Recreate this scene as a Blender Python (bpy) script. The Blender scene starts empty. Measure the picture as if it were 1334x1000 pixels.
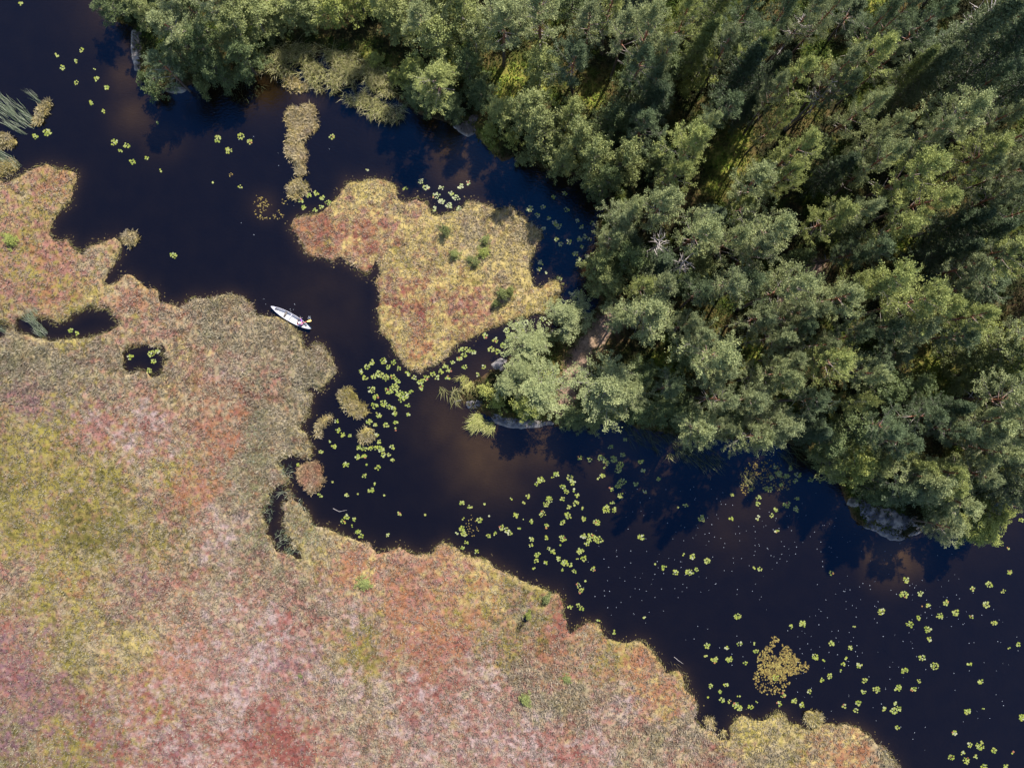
import bpy, math, random
import numpy as np
from mathutils import Vector, Matrix, Euler

random.seed(11)
rng = np.random.default_rng(11)
SC = bpy.context.scene
COL = SC.collection

# ------------------------------------------------------------------ camera, sky, sun, exposure
H = 86.5                      # camera height above the water (m)
PPM = 12.0                    # photo pixels per metre at water level
cam_d = bpy.data.cameras.new('camera'); cam = bpy.data.objects.new('camera', cam_d); COL.objects.link(cam)
cam_d.sensor_width = 36.0
cam_d.lens = 18.0 * H / (667.0 / PPM)
cam_d.clip_start = 0.5; cam_d.clip_end = 2500
cam.location = (0, 0, H); cam.rotation_euler = (0, 0, 0)
SC.camera = cam

SUN_EL = 48.0
SUN_AZ = (0.47, 0.88)         # horizontal direction towards the sun
world = bpy.data.worlds.new('World'); SC.world = world; world.use_nodes = True
wn = world.node_tree.nodes; wl = world.node_tree.links
sky = wn.new('ShaderNodeTexSky'); sky.sky_type = 'NISHITA'; sky.sun_disc = False
sky.sun_elevation = math.radians(SUN_EL); sky.sun_rotation = math.atan2(SUN_AZ[0], SUN_AZ[1])
bg = wn['Background']; bg.inputs[1].default_value = 0.12
wl.new(sky.outputs[0], bg.inputs[0])
sd_ = bpy.data.lights.new('sun', 'SUN'); sun = bpy.data.objects.new('sun', sd_); COL.objects.link(sun)
sd_.energy = 5.0; sd_.angle = math.radians(0.5); sd_.color = (1.0, 0.95, 0.86)
ce = math.cos(math.radians(SUN_EL)); n_ = math.hypot(*SUN_AZ)
sdir = Vector((SUN_AZ[0] / n_ * ce, SUN_AZ[1] / n_ * ce, math.sin(math.radians(SUN_EL))))
sun.rotation_euler = sdir.to_track_quat('Z', 'Y').to_euler()
vs = SC.view_settings
vs.view_transform = 'Standard'; vs.look = 'None'; vs.gamma = 1.0; vs.use_curve_mapping = False; vs.exposure = 1.2
SC.cycles.max_bounces = 6; SC.cycles.transparent_max_bounces = 6

# ------------------------------------------------------------------ helpers
def W(px, py, z=0.0):
    """photo pixel -> world position of the ground point (or of a point at height z) seen there"""
    k = (H - z) / H / PPM
    return ((px - 667.0) * k, (500.0 - py) * k)

def WA(pts):
    a = np.array(pts, float)
    return np.column_stack([(a[:, 0] - 667.0) / PPM, (500.0 - a[:, 1]) / PPM])

def lin(r, g, b):
    f = lambda c: (c / 255 / 12.92) if c / 255 <= 0.04045 else ((c / 255 + 0.055) / 1.055) ** 2.4
    return np.array([f(r), f(g), f(b)])

def setp(o, label=None, cat=None, group=None, kind=None):
    if label: o['label'] = label
    if cat: o['category'] = cat
    if group: o['group'] = group
    if kind: o['kind'] = kind
    return o

def link(name, me, parent=None):
    o = bpy.data.objects.new(name, me); COL.objects.link(o)
    if parent: o.parent = parent
    return o

def mesh_np(name, v, tris=None, quads=None, mat=None, col=None, smooth=False, extra=None):
    """mesh from numpy arrays; col = per-vertex colour attribute 'tint'"""
    me = bpy.data.meshes.new(name)
    v = np.asarray(v, np.float32)
    loops = []; starts = []; tot = 0
    if tris is not None and len(tris):
        t = np.asarray(tris, np.int32); loops.append(t.ravel()); starts.append(np.arange(len(t)) * 3); tot = len(t) * 3
    if quads is not None and len(quads):
        q = np.asarray(quads, np.int32); loops.append(q.ravel()); starts.append(tot + np.arange(len(q)) * 4)
    L = np.concatenate(loops).astype(np.int32); S = np.concatenate(starts).astype(np.int32)
    me.vertices.add(len(v)); me.vertices.foreach_set('co', v.ravel())
    me.loops.add(len(L)); me.loops.foreach_set('vertex_index', L)
    me.polygons.add(len(S)); me.polygons.foreach_set('loop_start', S)
    if smooth: me.polygons.foreach_set('use_smooth', np.ones(len(S), bool))
    me.update(calc_edges=True)
    if col is not None:
        c = np.ones((len(v), 4), np.float32); c[:, :3] = col
        at = me.color_attributes.new('tint', 'FLOAT_COLOR', 'POINT'); at.data.foreach_set('color', c.ravel())
    if mat: me.materials.append(mat)
    return me

class Noise:
    def __init__(self, seed):
        self.t = np.random.default_rng(seed).random((256, 256))
    def v(self, x, y):
        xi = np.floor(x).astype(int); yi = np.floor(y).astype(int)
        fx = x - xi; fy = y - yi
        fx = fx * fx * (3 - 2 * fx); fy = fy * fy * (3 - 2 * fy)
        t = self.t; a = xi & 255; b = yi & 255; a1 = (xi + 1) & 255; b1 = (yi + 1) & 255
        return (t[a, b] * (1 - fx) + t[a1, b] * fx) * (1 - fy) + (t[a, b1] * (1 - fx) + t[a1, b1] * fx) * fy
    def fbm(self, x, y, s, o=4, g=0.55):
        r = 0; w = 1; tw = 0
        for i in range(o):
            ca_ = math.cos(.55 + 1.1 * i); sa_ = math.sin(.55 + 1.1 * i)
            r = r + w * self.v((x * ca_ - y * sa_) / s + 17.3 * i, (x * sa_ + y * ca_) / s + 9.1 * i); tw += w; w *= g; s *= 0.5
        return r / tw - 0.5
NZ = [Noise(100 + i) for i in range(14)]

def smooth01(a, b, x):
    t = np.clip((x - a) / (b - a), 0, 1); return t * t * (3 - 2 * t)

# signed distance (positive inside) to a set of polygons, on a coarse grid, sampled bilinearly
class SDF:
    def __init__(self, polys, holes=(), res=0.25, x0=-64, x1=64, y0=-50, y1=50):
        self.res = res; self.x0 = x0; self.y0 = y0
        xs = np.arange(x0, x1 + res, res); ys = np.arange(y0, y1 + res, res)
        X, Y = np.meshgrid(xs, ys, indexing='ij')
        s = None
        for p in polys:
            d = self.poly(X, Y, p); s = d if s is None else np.maximum(s, d)
        for p in holes: s = np.minimum(s, -self.poly(X, Y, p))
        self.g = s; self.nx, self.ny = s.shape
    @staticmethod
    def poly(X, Y, p):
        x = X.ravel(); y = Y.ravel()
        best = np.full(x.shape, 1e9); ins = np.zeros(x.shape, bool)
        for i in range(len(p)):
            ax, ay = p[i]; bx, by = p[(i + 1) % len(p)]
            dx = bx - ax; dy = by - ay; l2 = dx * dx + dy * dy + 1e-12
            t = np.clip(((x - ax) * dx + (y - ay) * dy) / l2, 0, 1)
            d = (x - ax - t * dx) ** 2 + (y - ay - t * dy) ** 2
            np.minimum(best, d, out=best)
            if abs(dy) > 1e-9:
                c = ((ay > y) != (by > y)) & (x < dx * (y - ay) / dy + ax)
                ins ^= c
        return np.where(ins, 1, -1).reshape(X.shape) * np.sqrt(best).reshape(X.shape)
    def __call__(self, x, y):
        u = np.clip((x - self.x0) / self.res, 0, self.nx - 1.001); v = np.clip((y - self.y0) / self.res, 0, self.ny - 1.001)
        i = u.astype(int); j = v.astype(int); fu = u - i; fv = v - j; g = self.g
        return (g[i, j] * (1 - fu) + g[i + 1, j] * fu) * (1 - fv) + (g[i, j + 1] * (1 - fu) + g[i + 1, j + 1] * fu) * fv

# ------------------------------------------------------------------ materials
def new_mat(name):
    m = bpy.data.materials.new(name); m.use_nodes = True
    nt = m.node_tree; b = nt.nodes['Principled BSDF']
    return m, nt, b

def attr_mat(name, rough=0.9, transl=0.0, nscale=None, namp=0.25, bump=0.0, bscale=8.0, spec=0.2, objcol=False, weak=None):
    """colour from the 'tint' attribute, varied by fine noise; optional translucency"""
    m, nt, b = new_mat(name); N = nt.nodes; L = nt.links
    at = N.new('ShaderNodeAttribute'); at.attribute_name = 'tint'
    c = at.outputs['Color']
    if objcol:
        oi = N.new('ShaderNodeObjectInfo'); mx = N.new('ShaderNodeMix'); mx.data_type = 'RGBA'; mx.blend_type = 'MULTIPLY'
        mx.inputs[0].default_value = 1.0
        L.new(c, mx.inputs[6]); L.new(oi.outputs['Color'], mx.inputs[7]); c = mx.outputs[2]
    if nscale:
        tc = N.new('ShaderNodeTexCoord'); nz = N.new('ShaderNodeTexNoise'); nz.inputs['Scale'].default_value = nscale
        nz.inputs['Detail'].default_value = 5.0; nz.inputs['Roughness'].default_value = 0.65
        L.new(tc.outputs['Object'], nz.inputs['Vector'])
        mr = N.new('ShaderNodeMapRange'); mr.inputs[1].default_value = 0.3; mr.inputs[2].default_value = 0.7
        mr.inputs[3].default_value = 1 - namp; mr.inputs[4].default_value = 1 + namp
        L.new(nz.outputs[0], mr.inputs[0])
        vm = N.new('ShaderNodeVectorMath'); vm.operation = 'SCALE'; L.new(c, vm.inputs[0]); L.new(mr.outputs[0], vm.inputs['Scale']); c = vm.outputs[0]
    L.new(c, b.inputs['Base Color']); b.inputs['Roughness'].default_value = rough
    b.inputs['Specular IOR Level'].default_value = spec
    if bump:
        tc2 = N.new('ShaderNodeTexCoord'); nb = N.new('ShaderNodeTexNoise'); nb.inputs['Scale'].default_value = bscale; nb.inputs['Detail'].default_value = 6
        L.new(tc2.outputs['Object'], nb.inputs['Vector'])
        bp = N.new('ShaderNodeBump'); bp.inputs['Strength'].default_value = bump; bp.inputs['Distance'].default_value = 0.1
        L.new(nb.outputs[0], bp.inputs['Height']); L.new(bp.outputs[0], b.inputs['Normal'])
    if transl:
        tr = N.new('ShaderNodeBsdfTranslucent'); L.new(c, tr.inputs['Color'])
        ms = N.new('ShaderNodeMixShader'); ms.inputs[0].default_value = transl
        L.new(b.outputs[0], ms.inputs[1]); L.new(tr.outputs[0], ms.inputs[2]); L.new(ms.outputs[0], N['Material Output'].inputs[0])
    return m

def plain_mat(name, col, rough=0.6, nscale=6.0, namp=0.15, spec=0.3, bump=0.0):
    m, nt, b = new_mat(name); N = nt.nodes; L = nt.links
    tc = N.new('ShaderNodeTexCoord'); nz = N.new('ShaderNodeTexNoise'); nz.inputs['Scale'].default_value = nscale; nz.inputs['Detail'].default_value = 5
    L.new(tc.outputs['Object'], nz.inputs['Vector'])
    cr = N.new('ShaderNodeValToRGB'); col = np.array(col)
    cr.color_ramp.elements[0].position = 0.3; cr.color_ramp.elements[1].position = 0.7
    cr.color_ramp.elements[0].color = (*np.clip(col * (1 - namp), 0, 1), 1); cr.color_ramp.elements[1].color = (*np.clip(col * (1 + namp), 0, 1), 1)
    L.new(nz.outputs[0], cr.inputs[0]); L.new(cr.outputs[0], b.inputs['Base Color'])
    b.inputs['Roughness'].default_value = rough; b.inputs['Specular IOR Level'].default_value = spec
    if bump:
        bp = N.new('ShaderNodeBump'); bp.inputs['Strength'].default_value = bump; bp.inputs['Distance'].default_value = 0.05
        L.new(nz.outputs[0], bp.inputs['Height']); L.new(bp.outputs[0], b.inputs['Normal'])
    return m

M_BOG = attr_mat('bog_moss', 0.95, 0, 14.0, 0.30, 0.7, 9.0, 0.1)
M_FLOOR = attr_mat('forest_moss', 0.95, 0, 3.0, 0.4, 0.8, 5.0, 0.1)
M_GRASS = attr_mat('sedge_blades', 0.8, 0.25, None, 0, 0, 1, 0.2)
M_REED = attr_mat('reed_blades', 0.7, 0.25, None, 0, 0, 1, 0.25)
M_LEAF = attr_mat('tree_foliage', 0.6, 0.33, None, 0, 0, 1, 0.35, objcol=True)
M_BARK = attr_mat('tree_bark', 0.9, 0, 7.0, 0.35, 0.5, 12.0, 0.15)
M_ROCK = attr_mat('lichen_rock', 0.8, 0, 2.2, 0.45, 0.8, 4.0, 0.3)
M_PAD = attr_mat('lily_leaf', 0.45, 0.1, 3.0, 0.12, 0, 1, 0.4)
M_WEED = attr_mat('floating_weed', 0.7, 0.1, None, 0, 0, 1, 0.25)
M_FOAM = plain_mat('foam_speck', (0.22, 0.24, 0.27), 0.7)

def water_mat():
    m, nt, b = new_mat('bog_water'); N = nt.nodes; L = nt.links
    at = N.new('ShaderNodeAttribute'); at.attribute_name = 'tint'
    tc = N.new('ShaderNodeTexCoord')
    n1 = N.new('ShaderNodeTexNoise'); n1.inputs['Scale'].default_value = 0.5; n1.inputs['Detail'].default_value = 4
    L.new(tc.outputs['Object'], n1.inputs['Vector'])
    mr = N.new('ShaderNodeMapRange'); mr.inputs[1].default_value = 0.3; mr.inputs[2].default_value = 0.7; mr.inputs[3].default_value = 0.88; mr.inputs[4].default_value = 1.12
    L.new(n1.outputs[0], mr.inputs[0])
    vm = N.new('ShaderNodeVectorMath'); vm.operation = 'SCALE'; L.new(at.outputs['Color'], vm.inputs[0]); L.new(mr.outputs[0], vm.inputs['Scale'])
    L.new(vm.outputs[0], b.inputs['Base Color'])
    b.inputs['Roughness'].default_value = 0.06; b.inputs['IOR'].default_value = 1.333
    b.inputs['Specular Tint'].default_value = (0.02, 0.38, 1.0, 1); b.inputs['Specular IOR Level'].default_value = 0.76
    mp = N.new('ShaderNodeMapping'); mp.inputs['Rotation'].default_value[2] = 0.9; mp.inputs['Scale'].default_value = (1.0, 2.6, 1)
    L.new(tc.outputs['Object'], mp.inputs['Vector'])
    n2 = N.new('ShaderNodeTexNoise'); n2.inputs['Scale'].default_value = 2.2; n2.inputs['Detail'].default_value = 4
    L.new(mp.outputs[0], n2.inputs['Vector'])
    bp = N.new('ShaderNodeBump'); bp.inputs['Strength'].default_value = 0.35; bp.inputs['Distance'].default_value = 0.09
    L.new(n2.outputs[0], bp.inputs['Height']); L.new(bp.outputs[0], b.inputs['Normal'])
    return m
M_WATER = water_mat()

# ------------------------------------------------------------------ outlines traced in photo pixels
BOG = [(-700,232),(-60,236),(0,233),(8,236),(18,233),(28,227),(40,221),(55,215),(70,218),(88,220),(100,225),(100,234),(95,248),(93,262),(85,271),(77,277),(69,290),(66,302),(72,313),
 (80,315),(88,311),(97,322),(103,325),(107,332),(112,325),(118,320),(126,317),(140,313),(150,311),(158,314),(158,328),(152,340),(146,350),(140,357),(136,365),(137,372),(145,371),(155,366),
 (161,360),(168,359),(178,364),(186,373),(194,376),(201,374),(207,382),(208,394),(218,396),(228,397),(236,401),(240,394),(250,387),(262,388),(276,389),(290,384),(303,383),(318,388),
 (328,398),(334,409),(350,412),(365,413),(377,420),(388,428),(393,436),(394,446),(398,454),(404,455),(407,447),(415,446),(423,451),(430,462),(436,475),(437,485),(431,493),(424,500),
 (422,506),(415,508),(405,503),(398,506),(405,514),(407,521),(402,528),(404,540),(396,548),(390,554),(392,561),(398,566),(405,578),(407,590),(403,597),(393,596),(381,592),(366,597),(361,604),
 (370,609),(368,618),(377,622),(374,634),(381,640),(380,650),(388,655),(401,665),(408,682),(416,684),(426,687),(441,692),(454,699),(466,705),(481,707),(491,720),(500,717),(509,715),(521,712),(530,716),
 (541,720),(553,721),(564,720),(566,712),(579,704),(589,709),(601,720),(616,725),(634,727),(649,737),(667,747),(678,757),(700,761),(718,769),(728,772),(734,782),(734,800),(739,815),
 (743,823),(753,816),(765,809),(778,810),(785,820),(790,832),(803,834),(818,836),(828,832),(840,834),(847,842),(855,855),(863,865),(868,877),(880,873),(890,876),(895,887),(894,897),
 (902,905),(909,920),(905,935),(915,947),(928,953),(938,961),(950,962),(950,947),(955,937),(968,931),(978,936),(993,936),(1011,925),(1020,929),(1028,940),(1046,945),(1053,950),
 (1063,947),(1083,942),(1101,942),(1118,947),(1133,957),(1143,967),(1153,975),(1161,985),(1167,992),(1171,1000),(1180,1040),(1250,1150),(1300,1400),(-700,1400)]
POOL1 = [(21,415),(32,411),(40,412),(50,416),(60,414),(70,419),(77,421),(85,418),(90,415),(97,410),(105,405),(117,401),(130,403),(142,402),(147,412),(155,420),(150,427),(137,434),(120,439),(105,441),(87,441),(70,445),(50,439),(34,436),(22,431)]
POOL1B = [(-40,418),(0,420),(9,424),(8,436),(0,438),(-40,440)]
POOL2 = [(160,457),(172,450),(181,451),(190,447),(201,452),(210,452),(213,459),(216,467),(212,485),(206,487),(200,490),(190,484),(182,481),(175,485),(167,487),(160,475)]
POOL3 = [(372,632),(360,634),(351,642),(352,652),(344,660),(342,674),(348,684),(346,694),(355,704),(362,716),(378,722),(394,730),(390,716),(378,712),(380,702),(370,698),(372,688),(365,680),(369,668),(366,656),(375,650),(372,642)]
POOL4 = [(675,826),(672,818),(680,806),(689,798),(691,802),(684,812)]
POOL5 = [(703,788),(709,780),(714,779),(709,787)]
ISLAND = [(379,295),(384,285),(399,280),(419,277),(429,271),(434,262),(441,252),(446,244),(451,237),(464,236),(479,233),(496,234),(511,239),(519,246),(520,257),(529,262),(541,257),(554,260),
 (560,270),(565,278),(574,280),(589,277),(601,272),(609,261),(621,262),(634,267),(644,272),(667,270),(675,277),(688,287),(698,294),(705,302),(706,310),(698,320),(694,337),(692,355),
 (695,371),(705,375),(715,367),(725,360),(732,367),(733,381),(728,390),(718,400),(708,410),(693,410),(683,414),(668,420),(646,427),(629,432),(614,442),(599,447),(591,457),(579,467),
 (566,477),(546,486),(534,481),(524,472),(514,460),(511,445),(496,434),(493,417),(491,400),(494,385),(489,367),(494,355),(491,342),(486,350),(479,360),(469,355),(456,347),(444,337),
 (431,342),(419,336),(401,332),(394,322),(386,307)]
ISLETS = [
 ('mossy_islet', 'two-lobed yellow moss islet below the reed fringe', [(366,103),(372,97),(379,96),(388,101),(390,106),(398,107),(402,114),(399,121),(389,122),(378,118),(370,111)], 'yellow'),
 ('sedge_islet', 'long pale sedge islet standing in open water above the big island', [(371,147),(378,139),(386,141),(401,136),(408,139),(413,147),(412,156),(416,163),(411,170),(405,176),(396,186),(401,199),(399,207),(395,212),(401,225),(395,229),(388,229),(385,215),(371,203),(372,193),(371,183),(375,172),(372,160)], 'pale'),
 ('grassy_islet', 'small yellowish grass islet joining the sedge column to the big island', [(374,245),(382,236),(391,232),(401,239),(407,248),(400,254),(392,251),(386,261),(376,256)], 'tan'),
 ('grassy_islet', 'oval green grass islet beside the dense lily pad bed', [(440,516),(447,504),(459,505),(465,520),(476,526),(480,537),(468,545),(455,540),(445,530)], 'tan'),
 ('grassy_islet', 'little round green hummock in the thick of the lily pads', [(465,566),(475,556),(486,558),(487,572),(482,578),(470,577)], 'tan'),
 ('grassy_islet', 'reddish squarish islet hugging the bog shore', [(387,611),(396,604),(404,602),(412,598),(420,607),(424,622),(419,635),(405,643),(396,638),(389,625)], 'red'),
 ('grassy_islet', 'narrow straw coloured islet between bog and lily pads', [(410,562),(413,550),(424,538),(434,540),(430,551),(420,557),(418,569),(412,570)], 'pale'),
 ('grassy_islet', 'small greenish yellow islet just off the bog tip', [(1047,932),(1052,926),(1062,925),(1070,930),(1070,941),(1062,949),(1053,947),(1048,940)], 'tan'),
 ('grassy_islet', 'pale grass hummock squeezed into the bog corner', [(915,942),(918,933),(926,932),(931,940),(929,948),(920,946)], 'pale'),
 ('grassy_islet', 'tiny green hummock at the narrow inlet', [(938,955),(941,949),(946,951),(945,959),(940,960)], 'tan'),
 ('reedy_islet', 'yellow-edged islet behind streaming reeds near the photo corner', [(41,164),(47,146),(54,136),(61,131),(66,133),(63,145),(59,156),(50,164)], 'tan'),
 ('reedy_islet', 'low tan islet cut by the photo edge below the streaming reeds', [(-30,172),(0,171),(14,178),(23,187),(17,192),(0,194),(-30,195)], 'tan'),
 ('reedy_islet', 'low islet with short reeds touching the bog corner', [(-20,214),(0,209),(18,206),(25,214),(24,222),(15,227),(5,229),(-20,229)], 'tan'),
 ('grassy_islet', 'small brown grass knob at the end of the bog spit', [(158,308),(165,302),(177,302),(181,311),(178,319),(170,323),(161,318)], 'pale'),
]
FOREST = [(120,-700),(126,-60),(129,0),(135,22),(150,31),(172,38),(173,62),(175,82),(182,98),(192,104),(204,112),(216,117),(237,116),(252,112),(272,104),(298,108),(330,102),(344,98),(362,70),(390,66),(420,68),(445,74),(470,84),(496,104),
 (522,134),(545,147),(560,156),(580,160),(592,166),(604,170),(618,176),(628,190),(640,204),(655,212),(672,205),(690,212),(712,224),(743,228),(770,236),(794,246),(792,258),(778,285),(776,312),(770,350),(773,370),(781,392),(770,405),
 (748,413),(730,425),(712,434),(698,446),(683,455),(667,462),(651,472),(640,480),(629,490),(610,500),(598,508),(597,520),(608,528),(624,536),(643,545),(660,553),(685,553),(712,551),(735,556),(760,552),(785,548),(806,548),(830,560),(870,568),
 (905,575),(935,572),(960,576),(1000,570),(1030,578),(1063,597),(1072,617),(1094,632),(1101,655),(1110,674),(1124,686),(1141,693),(1163,702),(1181,702),(1202,692),(1222,690),(1245,690),(1268,682),(1290,668),(1304,652),(1318,640),(1340,628),(1400,620),(1600,600),(2000,560),(2000,-700)]
bogP, islP, forP = WA(BOG), WA(ISLAND), WA(FOREST)
ip = [WA(i[2]) for i in ISLETS]
holes = [WA(p) for p in (POOL1, POOL1B, POOL2, POOL3, POOL4, POOL5)]
S_BOG = SDF([bogP], holes); S_ISL = SDF([islP]); S_FOR = SDF([forP])
S_IT = [SDF([p], res=0.1, x0=p[:, 0].min() - 1.5, x1=p[:, 0].max() + 1.5, y0=p[:, 1].min() - 1.5, y1=p[:, 1].max() + 1.5) for p in ip]

# ------------------------------------------------------------------ bog colours (regional palette of the mosses and sedges)
PAL = {'pink': (190,130,124), 'crim': (158,80,80), 'oran': (190,126,92), 'stra': (204,186,152), 'whit': (216,190,190), 'yelg': (176,164,74), 'oliv': (112,110,44), 'grey': (168,162,124), 'gold': (238,214,136), 'mauv': (146,104,122)}
PK = list(PAL); PC = np.array([lin(*PAL[k]) for k in PK]) * 0.345
PC = PC * 0.88 + PC[[PK.index('stra'), PK.index('pink'), PK.index('yelg')]].mean(0) * 0.12
CTRL = [  # px, py, weights
 (20,250,'pink3 yelg2 stra1'),(70,235,'pink3 yelg1 oran1'),(30,305,'yelg4 oliv1 pink1'),(15,280,'yelg2 gold1 pink2'),(70,330,'pink4 oran1 yelg1'),(125,335,'pink3 stra1 yelg1'),(30,375,'pink3 yelg3'),(80,390,'crim1 pink2 yelg2 oran1'),(180,385,'pink2 oran3 stra1'),(160,420,'pink2 stra2 yelg1'),
 (100,412,'yelg3 gold1'),(210,420,'pink2 stra2 oran1'),(270,415,'stra4 grey2'),(340,440,'stra4 grey2'),(410,475,'stra3 grey3'),(300,480,'stra4 pink1 whit1'),(235,470,'stra3 pink1 gold1'),(60,465,'stra3 grey3'),(135,470,'stra3 grey2 pink1'),(20,455,'grey3 stra1'),
 (290,520,'crim2 oran2 stra1'),(295,580,'oran2 crim1 pink2'),(120,555,'pink4 crim1 whit1'),(40,520,'mauv3 pink1 grey1'),(190,575,'pink3 whit2 crim1'),(60,560,'yelg4 oliv1'),(25,630,'oliv4 yelg2'),(130,665,'oliv3 yelg3 pink1'),(60,700,'yelg4 oliv1 pink1'),(140,620,'yelg3 oliv2 stra1'),(200,600,'stra2 yelg3 pink1'),(260,640,'oran3 pink2 yelg1'),(220,680,'yelg2 stra3 pink1 oliv1'),
 (330,600,'grey4 stra1'),(330,690,'grey3 stra2 pink1'),(290,690,'pink3 whit2 stra1'),(350,550,'grey2 stra3'),(380,515,'grey3 stra2'),(350,500,'grey2 stra2 pink2'),(395,680,'yelg2 stra2 grey2'),(420,700,'gold2 stra2 yelg1'),(380,750,'pink2 stra2 grey1'),
 (60,780,'yelg3 oliv1 pink1'),(20,745,'pink2 stra2 mauv1'),(110,760,'yelg2 oran1 stra1'),(170,780,'stra2 pink2 mauv1'),(20,860,'mauv3 crim1 pink1'),(95,855,'yelg3 stra2 oliv1'),(170,830,'yelg2 gold2 stra2 oliv1'),(60,900,'pink2 mauv2 oliv1'),(20,960,'oliv2 mauv3 grey1'),(110,950,'crim2 mauv2 oliv1'),(90,985,'yelg2 oliv2 mauv1'),
 (230,780,'pink2 stra2 oran1'),(300,800,'pink2 whit1 stra2'),(240,860,'pink3 oran1 whit1'),(200,920,'crim2 pink2 whit2 yelg1'),(270,920,'whit2 crim1 pink2 stra1'),(300,970,'pink2 crim2 whit1'),(360,960,'crim5 mauv1'),(420,790,'pink2 whit1 stra2'),(370,800,'whit2 pink3 crim1'),(470,850,'yelg3 oliv2 oran1'),(440,880,'stra3 whit2 pink1'),(540,780,'oran3 pink2'),(500,910,'stra4 whit2'),
 (570,850,'oran3 crim1 pink2'),(540,900,'pink2 crim2 whit1'),(560,960,'pink2 whit2 stra1 mauv1'),(630,780,'oran2 gold1 yelg1'),(630,900,'pink2 whit2 stra1 crim1'),(600,740,'oran2 pink2 gold1'),(520,740,'oran1 pink3 stra1'),(460,740,'oran2 pink2 gold1'),(680,800,'oliv3 grey2'),(715,810,'crim3 pink2 oran1'),(690,780,'oliv2 yelg1 pink1'),(660,830,'oliv2 pink2 yelg1'),(690,880,'stra4 pink1'),
 (740,860,'pink2 oran2 stra1'),(735,905,'grey3 stra3'),(790,850,'oliv1 oran2 yelg2'),(830,870,'oran4 gold1 pink1'),(870,910,'oran2 pink2 yelg1 gold1'),(800,920,'pink1 whit2 stra2'),(760,970,'pink2 crim2 whit2'),(830,980,'pink2 stra2 grey1'),(690,960,'crim2 pink2 whit2'),(900,960,'stra3 whit1 pink1'),(940,980,'crim1 pink2 stra2'),(980,955,'gold3 yelg3'),
 (1000,985,'stra3 grey1 gold1'),(1030,960,'stra2 yelg2 gold2'),(1090,955,'gold2 oran2 stra1'),(1110,985,'oran3 crim1 gold1'),(1150,985,'grey3 stra2'),
 (100,678,'oliv6'),(110,702,'oliv6'),(20,620,'oliv6'),(148,672,'oliv5'),(20,700,'yelg5 oliv1'),(60,620,'yelg5 oliv1'),(45,590,'yelg5'),(100,720,'yelg4 stra1'),(330,880,'pink2 whit2 mauv1'),(240,960,'crim2 mauv2 whit2'),(660,960,'pink2 mauv1 whit2'),(400,870,'pink2 whit2 mauv1'),
 # the big island
 (405,295,'oran2 crim4'),(415,320,'crim3 oran2 yelg1'),(440,270,'gold4 pink2'),(475,250,'gold6 yelg1'),(472,315,'crim3 oran1 gold1'),(450,330,'gold2 pink2 oran1'),(520,280,'gold5 pink1'),(510,262,'gold3 crim1'),(580,300,'gold6 yelg1'),(630,300,'gold4 stra2'),(680,305,'gold3 stra2'),(650,340,'stra1 gold5'),
 (600,360,'gold6 yelg1'),(535,345,'gold3 yelg2'),(515,365,'crim2 pink1 gold2'),(545,385,'crim3 oran1 gold1'),(548,415,'crim3 oran1 gold1'),(525,400,'gold2 crim3'),(550,450,'oran2 gold3 crim1'),(515,425,'gold4 yelg1'),(575,430,'gold4 yelg2'),(600,410,'crim2 pink2 gold1'),(630,400,'pink1 oran1 gold2'),(660,400,'stra1 gold3 oran1'),(690,370,'stra1 gold4'),(720,385,'yelg3 gold2'),(545,475,'yelg2 gold3 oran1'),
]
cx = np.array([[(c[0] - 667) / PPM, (500 - c[1]) / PPM] for c in CTRL])
cw = np.zeros((len(CTRL), len(PK)))
for i, c in enumerate(CTRL):
    for tok in c[2].split(): cw[i, PK.index(tok[:4])] = float(tok[4:])
cw /= cw.sum(1, keepdims=True)

def bog_weights(x, y):
    wx = x + 3.0 * NZ[0].fbm(x, y, 4.0, 3); wy = y + 3.0 * NZ[1].fbm(x, y, 4.0, 3)
    out = np.zeros((len(x), len(PK))); tot = np.zeros(len(x))
    for i in range(len(cx)):
        d2 = (wx - cx[i, 0]) ** 2 + (wy - cx[i, 1]) ** 2
        k = 1.0 / (d2 + 1.2) ** 1.9
        out += k[:, None] * cw[i]; tot += k
    return out / tot[:, None]

def bog_tint(x, y, sd, base=None, patch=1.0):
    w = bog_weights(x, y) if base is None else np.tile(base, (len(x), 1))
    # soft palette choice: each plant forms patches of its own
    for i in range(len(PK)):
        f = NZ[2 + i % 10].fbm(x + 31 * i, y - 17 * i, 2.0, 5, 0.75) * 0.9 + NZ[3 + i % 10].fbm(x - 11 * i, y + 7 * i, 0.5, 2, 0.7) * 1.0
        w[:, i] = (w[:, i] + 0.012) * np.exp(7.5 * patch * f)
    edge = np.clip(1 - sd / (0.7 + 0.8 * (NZ[5].fbm(x, y, 3.0, 2) + 0.4)), 0, 1) ** 1.5 * smooth01(-.25, .15, NZ[13].fbm(x, y, 2.5, 3)) * 0.75
    w /= w.sum(1, keepdims=True)
    e = np.zeros(len(PK)); e[PK.index('yelg')] = 0.45; e[PK.index('gold')] = 0.3; e[PK.index('stra')] = 0.25
    w = w * (1 - edge[:, None]) + e * edge[:, None]
    return w @ PC

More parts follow.
